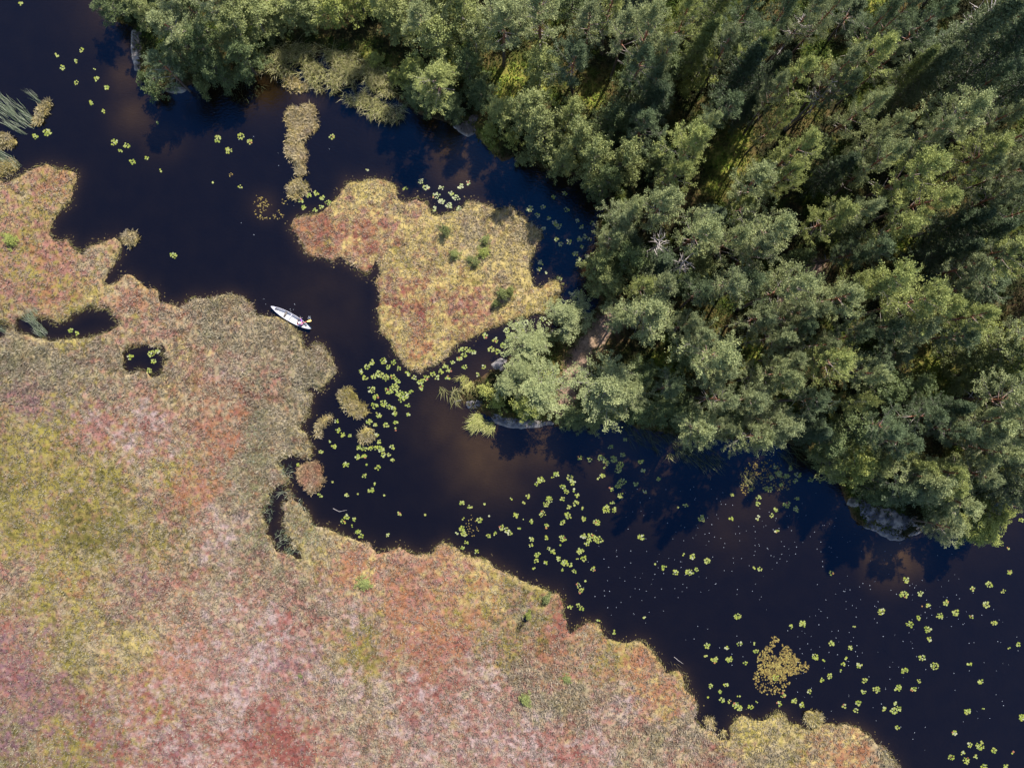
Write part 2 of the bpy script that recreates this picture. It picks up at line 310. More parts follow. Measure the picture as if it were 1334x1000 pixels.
# ------------------------------------------------------------------ terrain meshes
def grid_mesh(name, sdf, res, bounds, hfun, tfun, mat, lo=-0.7, exclude=None, keep=None):
    x0, x1, y0, y1 = bounds
    xs = np.arange(x0, x1 + 1e-6, res); ys = np.arange(y0, y1 + 1e-6, res)
    X, Y = np.meshgrid(xs, ys, indexing='ij'); x = X.ravel(); y = Y.ravel()
    x = x + rng.uniform(-.25, .25, x.shape) * res; y = y + rng.uniform(-.25, .25, y.shape) * res
    s = sdf(x, y)
    nx, ny = X.shape
    ok = (s > lo).reshape(nx, ny)
    f = ok[:-1, :-1] & ok[1:, :-1] & ok[1:, 1:] & ok[:-1, 1:]
    if keep is not None: f &= keep(xs[:-1, None] + res / 2, ys[None, :-1] + res / 2)
    i, j = np.nonzero(f)
    a = i * ny + j
    q = np.column_stack([a, a + ny, a + ny + 1, a + 1])
    used = np.unique(q); rm = np.full(nx * ny, -1); rm[used] = np.arange(len(used)); q = rm[q]
    x = x[used]; y = y[used]; s = s[used]
    z = hfun(x, y, s)
    return mesh_np(name, np.column_stack([x, y, z]), quads=q, mat=mat, col=tfun(x, y, s), smooth=True)

def shore_noise(x, y): return 0.95 * NZ[7].fbm(x, y, 1.5, 5, 0.72)
ISL_H = lambda x, y, s: -0.25 + 0.5 * smooth01(-0.3, 0.5, s + 0.9 * NZ[7].fbm(x, y, 0.9, 4)) + 0.18 * NZ[8].fbm(x, y, 0.5, 3)
def bog_h(x, y, s):
    s2 = s + shore_noise(x, y)
    return -0.30 + 0.50 * smooth01(-0.35, 0.4, s2) + 0.22 * (NZ[8].fbm(x, y, 0.9, 3, 0.7)) * smooth01(0, 0.6, s2) + (0.25 * NZ[9].fbm(x, y, 5, 2) + 0.24 * NZ[10].fbm(x, y, 0.42, 2, 0.8)) * smooth01(0, .6, s2)
VB = (-58.5, 58.5, -44.5, 44.5)
VBF = (-60, 60, -46, 46)

bog = link('bog', grid_mesh('bog', S_BOG, 0.15, (-58.5, 46, -44.5, 25), bog_h, lambda x, y, s: bog_tint(x, y, s + shore_noise(x, y)), M_BOG))
setp(bog, 'wide bog of red, straw and yellow-green moss along the dark water', None, None, 'structure')
isl = link('bog_island', grid_mesh('bog_island', S_ISL, 0.12, (islP[:, 0].min() - 1, islP[:, 0].max() + 1, islP[:, 1].min() - 1, islP[:, 1].max() + 1), bog_h, lambda x, y, s: bog_tint(x, y, s + shore_noise(x, y)), M_BOG))
setp(isl, 'large golden and red moss island in the middle of the lake', None, None, 'structure')
def basew(s):
    b = np.zeros(len(PK))
    for tok in s.split(): b[PK.index(tok[:4])] = float(tok[4:])
    return b / b.sum()
IB = {'yellow': basew('yelg3 gold4'), 'pale': basew('stra4 gold3 yelg1'), 'tan': basew('gold2 stra1 yelg3 oliv1'), 'red': basew('pink2 oran2 crim1 stra2')}
for (nm, lb, pp, kd), sdf, p in zip(ISLETS, S_IT, ip):
    me = grid_mesh(nm, sdf, 0.08, (p[:, 0].min() - 0.7, p[:, 0].max() + 0.7, p[:, 1].min() - 0.7, p[:, 1].max() + 0.7),
        lambda x, y, s: -0.25 + 0.5 * smooth01(-0.3, 0.5, s + 0.9 * NZ[7].fbm(x, y, 0.9, 4)) + 0.18 * NZ[8].fbm(x, y, 0.5, 3), lambda x, y, s: bog_tint(x, y, s + 0.6, IB[kd], 0.7), M_BOG, lo=-0.5)
    setp(link(nm, me), lb, None, 'islets of moss and sedge', 'structure')
# the bog carries on beyond the frame
def outside(xc, yc): return (xc < -57.5) | (xc > 45) | (yc < -43.5) | (yc > 24.5)
S_BOGX = SDF([bogP], res=1.0, x0=-115, x1=115, y0=-80, y1=80)
setp(link('bog_beyond', grid_mesh('bog_beyond', S_BOGX, 1.0, (-110, 60, -75, 26), lambda x, y, s: bog_h(x, y, s) - 0.02, lambda x, y, s: bog_tint(x, y, s), M_BOG, keep=outside)), 'bog continuing past the photo edge', None, None, 'structure')

# forest floor: moss, needles, yellow-green glades, a sandy footpath
PATH = WA([(806,412),(788,424),(772,440),(758,460),(748,482),(740,508),(736,530)])
PATH2 = WA([(1060,352),(1046,365),(1030,388),(1010,410)])
PATH3 = WA([(1345,385),(1320,400),(1312,420),(1300,440)])  # sand held back: shade of the tree trunks is put into its brown
def pdist(x, y, P):
    b = np.full(np.shape(x), 1e9)
    for i in range(len(P) - 1):
        ax, ay = P[i]; dx, dy = P[i + 1] - P[i]
        t = np.clip(((x - ax) * dx + (y - ay) * dy) / (dx * dx + dy * dy), 0, 1)
        b = np.minimum(b, np.hypot(x - ax - t * dx, y - ay - t * dy))
    return b
GLADES = [(945,215,22),(930,245,14),(960,185,14),(912,350,12),(668,105,20),(660,135,16),(770,130,14),(985,478,16),(1210,482,24),(1165,322,16),(1133,12,16),(870,475,16),(630,190,16),(700,120,14),(490,78,20),(590,90,14),(975,450,12),(745,445,18),(752,470,22),(770,445,18),(720,480,18),(1215,515,18)]
gl = np.array([(*W(a, b), r / PPM) for a, b, r in GLADES])
FC = {k: lin(*v) * 0.5 for k, v in {'moss': (74, 82, 30), 'dark': (52, 50, 30), 'brown': (96, 74, 54), 'yel': (178, 172, 84), 'sand': (190, 158, 142), 'heath': (116, 96, 62)}.items()}
def path_d(x, y): return np.minimum(np.minimum(pdist(x, y, PATH) - 0.85, pdist(x, y, PATH2) - 0.6), pdist(x, y, PATH3) + 0.7) + 1.7 * NZ[3].fbm(x, y, 1.1, 4, .7)
def floor_tint(x, y, s):
    a = smooth01(-0.12, 0.12, NZ[4].fbm(x, y, 3.0, 4, 0.65))[:, None]; b = smooth01(-0.05, 0.2, NZ[6].fbm(x, y, 1.8, 4, 0.65))[:, None]
    c = FC['moss'] * (1 - a) + FC['dark'] * a; c = c * (1 - 0.7 * b) + FC['heath'] * 0.7 * b
    g = np.zeros(len(x))
    for gx, gy, r in gl: g = np.maximum(g, np.exp(-((x - gx) ** 2 + (y - gy) ** 2) / (r * r)))
    g = (g * smooth01(-0.25, 0.1, NZ[1].fbm(x, y, 1.0, 3)))[:, None]
    c = c * (1 - g) + FC['yel'] * g  # yellow-green glade moss, its colour raised to carry sunlight in the clearings
    p = smooth01(0.7, -0.2, path_d(x, y))[:, None] * (.62 + .6 * NZ[5].fbm(x, y, .5, 3))[:, None]
    hp = smooth01(2.6, .6, path_d(x, y))[:, None] * .7; c = c * (1 - hp) + FC['brown'] * 1.25 * hp
    c = c * (1 - p) + FC['sand'] * p
    e = smooth01(0.7, 0.0, s)[:, None]
    return c * (1 - e) + FC['brown'] * e
def floor_h(x, y, s):
    s2 = s + 0.8 * NZ[7].fbm(x, y, 2.2, 4, 0.6)
    return -0.35 + 0.65 * smooth01(-0.6, 0.8, s2) + 0.04 * np.clip(s2, 0, 12) + 0.45 * NZ[9].fbm(x, y, 3, 3) * smooth01(0, 2, s2)
inpath = lambda xc, yc: path_d(xc + 0 * yc, yc + 0 * xc) < 0.05
notpath = lambda xc, yc: ~inpath(xc, yc)
fb = (-46.5, 58.5, -18, 44.4)
setp(link('forest_floor', grid_mesh('forest_floor', S_FOR, 0.3, fb, floor_h, floor_tint, M_FLOOR, lo=-1.2, keep=notpath)), 'mossy forest floor with yellow-green glades', None, None, 'structure')
setp(link('footpath', grid_mesh('footpath', S_FOR, 0.3, fb, floor_h, floor_tint, M_FLOOR, lo=-1.2, keep=inpath)), 'sandy pinkish footpath leading down to the point', None, None, 'structure')
S_FORX = SDF([forP], res=1.0, x0=-115, x1=115, y0=-80, y1=80)
setp(link('forest_ground_beyond', grid_mesh('forest_ground_beyond', S_FORX, 1.0, (-60, 110, -30, 100), lambda x, y, s: floor_h(x, y, s) - 0.03, floor_tint, M_FLOOR, lo=-2, keep=lambda a, b: (a < -46) | (a > 58) | (b < -17.5) | (b > 44))), 'forest ground continuing past the photo edge', None, None, 'structure')

# water: dark humic lake, browner where the bottom is near
gx = np.concatenate([[-900, -400, -200, -110], np.arange(-62, 62.1, 0.5), [110, 200, 400, 900]]); gy = np.concatenate([[-900, -400, -200, -100], np.arange(-48, 48.1, 0.5), [100, 200, 400, 900]])
X, Y = np.meshgrid(gx, gy, indexing='ij'); x = X.ravel(); y = Y.ravel(); ny = len(gy)
sf = S_FOR(x, y)
SHAL = [(600,205,34,1.0),(585,190,22,.7),(1160,722,34,1.2),(1195,728,24,.5),(640,585,55,.8),(590,540,50,.45),(700,575,40,.7),(165,100,24,.6),(175,150,30,.45),(210,175,30,.3),(840,630,40,.4),(730,390,18,.5),(420,400,60,.2),(400,120,24,.5),(340,125,30,.4),(345,270,18,.4),(1010,630,50,.3),(330,420,40,.2),(395,470,30,.2),(960,660,60,.25),(800,580,40,.5)]
sh = np.zeros(len(x))
for a, b, r, k in SHAL:
    wx, wy = W(a, b); sh = np.maximum(sh, k * np.exp(-((x - wx) ** 2 + (y - wy) ** 2) / (r / PPM) ** 2))
sh = np.maximum(sh, 0.45 * np.exp(np.minimum(sf, 0) / 2.0)); sh = np.maximum(sh, 0.42 * np.exp(np.minimum(np.maximum(S_BOG(x, y), S_ISL(x, y)), 0) / 0.55))
sh = np.clip(sh * (1 + 1.2 * NZ[2].fbm(x, y, 3.5, 3)), 0, 1.2)[:, None]
deep = np.array([0.0032, 0.0021, 0.0010]); brown = np.array([0.0265, 0.0150, 0.0048])
tint = deep * (1 - sh) + brown * sh
i, j = np.meshgrid(np.arange(len(gx) - 1), np.arange(ny - 1), indexing='ij'); a = (i * ny + j).ravel()
wat = link('lake_water', mesh_np('lake_water', np.column_stack([x, y, np.zeros(len(x))]), quads=np.column_stack([a, a + ny, a + ny + 1, a + 1]), mat=M_WATER, col=tint, smooth=True))
setp(wat, 'still dark blue-brown lake water', None, None, 'structure')

# ------------------------------------------------------------------ blades (sedge, reeds): numpy bulk builder
def blades(name, x, y, z, length, width, lean, az, col, mat, bend=0.5):
    """one bent blade per entry: root (x,y,z); lean = angle from vertical, az = direction it leans to"""
    n = len(x)
    hx = np.cos(az); hy = np.sin(az); px = -hy; py = hx
    l1 = length * 0.5; ln1 = lean * (1 - bend * 0.5); ln2 = np.minimum(lean * (1 + bend * 0.5), 1.52)
    m = np.column_stack([x + hx * np.sin(ln1) * l1, y + hy * np.sin(ln1) * l1, z + np.cos(ln1) * l1])
    t = m + np.column_stack([hx * np.sin(ln2) * l1, hy * np.sin(ln2) * l1, np.cos(ln2) * l1])
    r = np.column_stack([x, y, z]); w = np.column_stack([px, py, 0 * px]) * (width * 0.5)[:, None]
    v = np.stack([r - w, r + w, m + w * 0.9, m - w * 0.9, t], 1).reshape(-1, 3)
    b = np.arange(n) * 5
    q = np.column_stack([b, b + 1, b + 2, b + 3]); tr = np.column_stack([b + 3, b + 2, b + 4])
    c = np.repeat(col, 5, axis=0)
    return mesh_np(name, v, tris=tr, quads=q, mat=mat, col=c)

def scatter(sdf, bounds, dens, smin=-0.05):
    x0, x1, y0, y1 = bounds; n = int((x1 - x0) * (y1 - y0) * dens)
    x = rng.uniform(x0, x1, n); y = rng.uniform(y0, y1, n); s = sdf(x, y)
    k = s > smin; return x[k], y[k], s[k]

def sedge(name, sdf, bounds, dens, base, label, hf, lscale=1.0, gain=1.0):
    x, y, s = scatter(sdf, bounds, dens)
    f = NZ[10].fbm(x, y, 1.1, 3, 0.7); k = rng.random(len(x)) < 0.62 + 1.5 * f
    x, y, s = x[k], y[k], s[k]
    if base is None:
        w = bog_weights(x, y); long_ = w[:, PK.index('grey')] + w[:, PK.index('stra')]
    else: long_ = np.full(len(x), 0.7)
    tint = bog_tint(x, y, s + 0.3 + shore_noise(x, y), base, 1.0 if base is None else 0.7) * (gain if base is None else 1.3)
    # a tuft is three blades
    m = 4; X = np.repeat(x, m) + rng.normal(0, .045, len(x) * m); Y = np.repeat(y, m) + rng.normal(0, .045, len(x) * m)
    S = np.repeat(s, m); Lg = np.repeat(long_, m); n = len(X)
    pale = np.repeat((rng.random(len(x)) < (0.36 if base is None else 0.2) + 0.9 * NZ[12].fbm(x, y, 2.4, 3)), m)
    col = np.repeat(tint, m, axis=0) * rng.uniform(0.65, 1.3, (n, 1))
    pc = lin(226, 212, 190) * 0.40
    col = np.where(pale[:, None], col * 0.6 + pc * 0.4 * rng.uniform(.75, 1.15, (n, 1)), col)
    dk = np.repeat(rng.random(len(x)) < 0.11, m); col = np.where(dk[:, None], col * 0.55, col)
    col = col * (1 + 0.7 * NZ[9].fbm(X, Y, 1.6, 3))[:, None]
    L = (0.14 + 0.22 * Lg) * rng.uniform(.6, 1.5, n) * lscale; L = np.where(pale, L * 1.15 + .05, L)
    az = rng.normal(-0.5 + 1.2 * NZ[11].fbm(X, Y, 6, 2), 1.1, n) + np.pi * (rng.random(n) < 0.3)
    me = blades(name, X, Y, hf(X, Y, S) - 0.02, L, rng.uniform(.035, .07, n) * np.where(pale, 1.55, 1.0), rng.uniform(.55, 1.3, n), az, col, M_GRASS)
    return setp(link(name, me), label, None, None, 'stuff')

sedge('sedge_grass', S_BOG, (-58.5, 46, -44, 25), 42, None, 'pale and reddish sedge tufts covering the bog', bog_h)
sedge('island_sedge_grass', S_ISL, (islP[:, 0].min(), islP[:, 0].max(), islP[:, 1].min(), islP[:, 1].max()), 60, None, 'golden sedge tufts covering the big island', bog_h, 1.0, 1.2)
for (nm, lb, pp, kd), sdf, p in zip(ISLETS, S_IT, ip):
    sedge('islet_grass', sdf, (p[:, 0].min(), p[:, 0].max(), p[:, 1].min(), p[:, 1].max()), 85, IB[kd], 'grass growing on the ' + lb.split(' islet')[0].split(' hummock')[0].split(' knob')[0] + ' islet', ISL_H, 1.25)

# shaggy edge grass hanging over the water along every bog shore
def edge_grass(name, polys, label, per_m=26):
    X = []; Y = []; A = []
    for p in polys:
        q = np.vstack([p, p[:1]])
        for i in range(len(p)):
            a, b = q[i], q[i + 1]
            if max(abs(a[0]), abs(b[0])) > 60 or max(abs(a[1]), abs(b[1])) > 46: continue
            l = np.hypot(*(b - a)); n = int(l * per_m * 1.6 * max(0, NZ[3].fbm(np.array([a[0]]), np.array([a[1]]), 2.0, 2)[0] + .38))
            t = rng.random(n); d = (b - a) / max(l, 1e-6)
            X.append(a[0] + t * (b[0] - a[0])); Y.append(a[1] + t * (b[1] - a[1])); A.append(np.full(n, math.atan2(-d[0], d[1])))
    x = np.concatenate(X); y = np.concatenate(Y); az = np.concatenate(A); n = len(x)
    s = -0.15 + 0.5 * rng.random(n)
    x = x + rng.normal(0, .14, n); y = y + rng.normal(0, .14, n)
    base = np.array([lin(190, 176, 128), lin(168, 160, 92), lin(150, 138, 100), lin(120, 112, 62)]) * 0.36
    col = base[rng.integers(0, 4, n)] * rng.uniform(.6, 1.2, (n, 1))
    me = blades(name, x, y, np.full(n, 0.0), rng.uniform(.22, .6, n), rng.uniform(.03, .06, n), rng.uniform(.3, 1.2, n), az + rng.normal(0, 1.0, n), col, M_GRASS)
    setp(link(name, me), label, None, None, 'stuff')
edge_grass('shore_grass', [bogP, islP] + holes, 'ragged yellowish grass along the bog and island shores')

def ell(px, py, rx, ry, n, rot=0):
    a = rng.uniform(0, 2 * np.pi, n); r = np.sqrt(rng.random(n)); u = r * np.cos(a) * rx; v = r * np.sin(a) * ry
    c, s = math.cos(rot), math.sin(rot)
    return (px + u * c - v * s - 667) / PPM, (500 - (py + u * s + v * c)) / PPM

def reeds(name, spots, label, length, col, lean=(0.3, 0.9), az=None, spread=0.5, width=(.02, .038), dens=9.0, z=-0.05):
    X = []; Y = []
    for sp in spots:
        px, py, rx, ry = sp[:4]; rot = sp[4] if len(sp) > 4 else 0
        n = int(math.pi * rx * ry / PPM ** 2 * dens * (1.0 if width[0] < .02 else 1.8))
        a, b = ell(px, py, rx, ry, n, rot); k = NZ[6].fbm(a, b, 1.0, 2) > -0.16; X.append(a[k]); Y.append(b[k])
    x = np.concatenate(X); y = np.concatenate(Y); n = len(x)
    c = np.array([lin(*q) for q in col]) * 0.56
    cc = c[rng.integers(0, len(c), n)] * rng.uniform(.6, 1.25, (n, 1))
    A = (rng.uniform(0, 2 * np.pi, n) if az is None else rng.normal(az, spread, n))
    me = blades(name, x, y, np.full(n, z), rng.uniform(*length, n), rng.uniform(*width, n), rng.uniform(*lean, n), A, cc, M_REED, 0.8)
    return setp(link(name, me), label, None, None, 'stuff')

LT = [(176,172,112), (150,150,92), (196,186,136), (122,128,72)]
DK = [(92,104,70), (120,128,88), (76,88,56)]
GG = [(170,178,146), (196,200,172), (140,152,118), (112,126,92)]
reeds('reeds', [(360,82,28,18),(398,78,30,22),(432,92,34,30),(465,106,36,30,.4),(494,122,28,32,.5),(508,140,22,20,.6),(372,68,24,14),(415,74,26,14),(452,82,26,16),(484,96,24,18)], 'pale reed fringe standing in the water below the leafy trees', (1.3, 2.2), [(236,226,166), (212,210,136), (244,234,188), (186,190,112)], (0.15, 0.8), -1.25, 0.7, (.016, .036), 85)
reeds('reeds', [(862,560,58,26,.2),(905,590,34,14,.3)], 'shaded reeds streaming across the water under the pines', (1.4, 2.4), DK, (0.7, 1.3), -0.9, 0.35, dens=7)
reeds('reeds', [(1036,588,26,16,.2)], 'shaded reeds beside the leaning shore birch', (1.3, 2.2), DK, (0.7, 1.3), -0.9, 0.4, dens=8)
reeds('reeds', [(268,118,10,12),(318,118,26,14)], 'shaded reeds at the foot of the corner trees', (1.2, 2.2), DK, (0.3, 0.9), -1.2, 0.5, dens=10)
reeds('reeds', [(30,150,26,9,.75),(12,140,22,8,.8),(20,162,22,8,.65),(50,130,10,4,.8)], 'grey-green reeds streaming from the corner islet', (1.0, 1.9), GG, (1.0, 1.4), 2.4, 0.16, dens=11)
reeds('reeds', [(12,208,20,6,.5),(15,216,14,5,.5)], 'short grey-green reeds on the lowest corner islet', (0.7, 1.3), GG, (1.0, 1.4), 2.5, 0.2, dens=12)
reeds('reeds', [(48,415,9,11,.5),(56,434,8,7,.5),(3,430,10,4,.5)], 'grey-green reeds crossing the long bog pool', (0.8, 1.6), GG, (1.0, 1.4), 2.2, 0.3, dens=30)
reeds('reeds', [(596,510,10,10),(578,508,8,4,.6),(590,520,8,4,1.0)], 'yellow-green reed tuft off the sandy point', (1.0, 1.8), LT, (0.5, 1.2), -1.0, 0.5, dens=18)
t_ = reeds('grass_tuft', [(620,552,13,9,.5),(634,553,12,8,.2),(622,544,9,7)], 'pale yellow-green grass tuft off the grey boulder of the sandy point', (0.7, 1.5), [(214,212,132), (196,200,116), (226,220,156), (170,176,98)], (0.4, 1.1), -2.5, 0.7, (.018, .04), 130, z=0.0)
reeds('reeds', [(606,497,11,8,.5),(618,505,10,8,.3)], 'yellow-green grasses along the tip of the sandy point', (0.7, 1.4), [(206,200,116),(180,182,96),(214,206,140)], (0.3, 1.0), -2.2, 0.8, (.018, .036), 90, z=0.05)
reeds('reeds', [(388,655,16,7,1.2),(352,662,5,20,.1),(376,612,9,12),(366,700,12,12,.8),(382,716,10,6,.4),(372,640,8,8),(384,648,7,7)], 'grey-green reeds around the narrow bog creek', (0.5, 1.1), GG, (0.5, 1.2), None, 0.5, dens=14)
reeds('reeds', [(335,575,16,40,.1),(332,650,18,20),(340,700,16,14),(400,690,22,14,.6)], 'taller grey-green sedge beds near the bog creek', (0.4, 0.9), GG + LT, (0.6, 1.2), None, 0.5, dens=16, z=0.15)
reeds('reeds', [(835,842,20,6,.7),(880,870,16,6,.8),(795,820,10,4,.3)], 'drowned brown grass blades off the lower bog shore', (0.5, 1.0), [(110,98,70),(80,74,54)], (1.2, 1.5), -0.7, 0.4, dens=4)
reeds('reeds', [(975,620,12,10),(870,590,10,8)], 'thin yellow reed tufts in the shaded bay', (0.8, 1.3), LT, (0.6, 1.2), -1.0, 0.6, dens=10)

# undergrowth in the forest: blueberry, ferns and grass as one ground cover
def undergrowth():
    x, y, s = scatter(S_FOR, fb, 13, 0.1)
    k = path_d(x, y) > 0.15; x, y, s = x[k], y[k], s[k]
    n = len(x); t = floor_tint(x, y, s)
    m = 3; X = np.repeat(x, m) + rng.normal(0, .12, n * m); Y = np.repeat(y, m) + rng.normal(0, .12, n * m)
    c = np.repeat(t * np.array([0.85, 1.15, 0.75]), m, axis=0) * rng.uniform(.5, 1.5, (n * m, 1))
    me = blades('undergrowth', X, Y, floor_h(X, Y, S_FOR(X, Y)) - .03, rng.uniform(.25, .6, n * m), rng.uniform(.06, .16, n * m), rng.uniform(.3, 1.3, n * m), rng.uniform(0, 6.28, n * m), c, M_GRASS)
    setp(link('undergrowth', me), 'low dark undergrowth on the forest floor', None, None, 'stuff')
undergrowth()

# ------------------------------------------------------------------ rocks
def rock(poly, top, label, cat='rock', name='shore_rock', tone=(150, 142, 140), rough=0.5):
    p = WA(poly); s = SDF([p], res=0.1, x0=p[:, 0].min() - 1, x1=p[:, 0].max() + 1, y0=p[:, 1].min() - 1, y1=p[:, 1].max() + 1)
    cxy = p.mean(0); mx = max(s.g.max(), 0.2)
    base = lin(*tone) * 0.26; dark = base * 0.4; lich = lin(196, 184, 176) * 0.34
    def hf(x, y, d):
        d2 = d + 0.5 * rough * NZ[5].fbm(x, y, 0.9, 4)
        return -0.25 + (top + 0.25) * np.sqrt(np.clip((d2 + 0.15) / (mx + 0.15), 0, 1)) + rough * 0.35 * NZ[3].fbm(x, y, 0.7, 4)
    def tf(x, y, d):
        a = smooth01(-.1, .15, NZ[1].fbm(x, y, 1.0, 4, .65))[:, None]; b = smooth01(.05, .2, NZ[2].fbm(x, y, .6, 3))[:, None]
        e = smooth01(.22, .0, d)[:, None] * .8
        c = base * (1 - a) + dark * a; c = c * (1 - b) + lich * b
        return c * (1 - e) + lich * e
    o = link(name, grid_mesh(name, s, 0.12, (p[:, 0].min() - .4, p[:, 0].max() + .4, p[:, 1].min() - .4, p[:, 1].max() + .4), hf, tf, M_ROCK, lo=-0.3))
    setp(o, label, cat, 'rocks along the forest shore')
rock([(172,40),(182,34),(191,40),(193,55),(189,75),(184,90),(176,92),(173,80),(171,60)], 0.5, 'long pale rock at the water beside the corner pine', tone=(170,156,150))
rock([(212,118),(222,112),(238,112),(242,117),(236,121),(222,121)], 0.35, 'low rock under the corner trees at the shaded inlet', tone=(130,128,140))
rock([(590,165),(600,155),(612,148),(625,146),(630,158),(622,172),(610,178),(600,174)], 0.55, 'pinkish rock jutting out between bushes at the cove', tone=(170,150,142))
rock([(604,520),(618,514),(632,517),(636,528),(626,534),(610,531)], 0.5, 'grey boulder at the outermost end of the sandy point', tone=(160,154,160))
rock([(632,530),(650,532),(672,540),(700,543),(722,546),(722,552),(700,556),(668,558),(644,550)], 0.45, 'long bluish rock slab under the birches of the sandy point', tone=(150,148,160))
rock([(1106,640),(1125,640),(1160,650),(1200,660),(1215,676),(1206,690),(1190,697),(1174,704),(1160,704),(1144,694),(1126,687),(1112,674)], 0.7, 'broad smooth rock shelf sloping into the water', tone=(140,138,150))
rock([(1104,648),(1110,644),(1117,648),(1117,657),(1110,660),(1104,656)], 1.0, 'rounded boulder beside the smooth rock shelf', tone=(160,152,146))
rock([(640,475),(652,466),(664,470),(662,484),(650,488)], 0.5, 'grey rock showing between birches above the lily pads', tone=(160,154,160))
rock([(712,438),(720,430),(728,436),(724,445),(715,446)], 0.4, 'small grey rock beside the footpath birch', tone=(150,146,150))

# ------------------------------------------------------------------ trees
def tube(path, rad, sides=5):
    path = np.asarray(path, float); n = len(path); V = []
    for i in range(n):
        d = path[min(i + 1, n - 1)] - path[max(i - 1, 0)]; d /= np.linalg.norm(d) + 1e-9
        u = np.cross(d, [0.31, 0.9, 0.2]); u /= np.linalg.norm(u) + 1e-9; w = np.cross(d, u)
        for k in range(sides):
            a = 2 * np.pi * k / sides; V.append(path[i] + rad[i] * (math.cos(a) * u + math.sin(a) * w))
    Q = [(i * sides + k, i * sides + (k + 1) % sides, (i + 1) * sides + (k + 1) % sides, (i + 1) * sides + k) for i in range(n - 1) for k in range(sides)]
    return np.array(V), np.array(Q)

class TB:
    """collects tubes with colours"""
    def __init__(s): s.V = []; s.Q = []; s.C = []; s.n = 0
    def add(s, path, rad, col, sides=5):
        v, q = tube(path, rad, sides); s.V.append(v); s.Q.append(q + s.n); s.n += len(v); col = np.asarray(col)
        s.C.append(np.repeat(col, sides, axis=0) if col.ndim == 2 else np.tile(col, (len(v), 1)))
    def mesh(s, name, mat=None): return mesh_np(name, np.vstack(s.V), quads=np.vstack(s.Q), mat=mat or M_BARK, col=np.vstack(s.C), smooth=True)

def leaf_mesh(name, cen, rad, flat, n_per, ln, wd, upbias, col_a, col_b, r, dirs=None):
    """leaf-sized quads filled into clusters (cen, rad)"""
    cen = np.asarray(cen); k = len(cen); n = k * n_per
    c = np.repeat(cen, n_per, axis=0); R = np.repeat(np.asarray(rad), n_per)
    d = r.normal(size=(n, 3)); d /= np.linalg.norm(d, axis=1, keepdims=True)
    rr = r.random(n) ** 0.45; p = c + d * (R * rr)[:, None] * np.array([1, 1, flat])
    if dirs is not None:
        D = np.repeat(np.asarray(dirs), n_per, axis=0); p = p + D * (R * r.uniform(-.7, 1.25, n))[:, None]; d = d * .45 + D * .9
    ax = d * 0.7 + r.normal(size=(n, 3)) * 0.6 + np.array([0, 0, 0.35]); ax /= np.linalg.norm(ax, axis=1, keepdims=True)
    nn = r.normal(size=(n, 3)) + d * 0.5 + np.array([0, 0, upbias])
    sd = np.cross(ax, nn); sd /= np.linalg.norm(sd, axis=1, keepdims=True) + 1e-9
    L = ln * r.uniform(.6, 1.3, n)[:, None]; Wd = wd * r.uniform(.6, 1.3, n)[:, None]
    v = np.stack([p - ax * L * .5, p + sd * Wd * .5 - ax * L * .05, p + ax * L * .5, p - sd * Wd * .5 - ax * L * .05], 1).reshape(-1, 3)
    q = np.arange(n * 4).reshape(n, 4)
    m = np.repeat(r.random(k), n_per)[:, None] * 0.75 + r.random((n, 1)) * 0.25
    col = (col_a * (1 - m) + col_b * m) * r.uniform(.75, 1.2, (n, 1))
    return mesh_np(name, v, quads=q, mat=M_LEAF, col=np.repeat(col, 4, axis=0))

PINE_A, PINE_B = np.array([0.120, 0.142, 0.062]), np.array([0.300, 0.318, 0.142])
SPR_A, SPR_B = np.array([0.075, 0.098, 0.042]), np.array([0.175, 0.198, 0.086])
DEC_A, DEC_B = np.array([0.118, 0.140, 0.044]), np.array([0.250, 0.262, 0.088])
BARK_LO, BARK_HI = lin(104, 92, 84) * .6, lin(176, 116, 84) * .6
GREY = lin(170, 160, 156) * .7; WHITEBARK = lin(205, 200, 192) * .7
up = np.array([0, 0, 1.0])

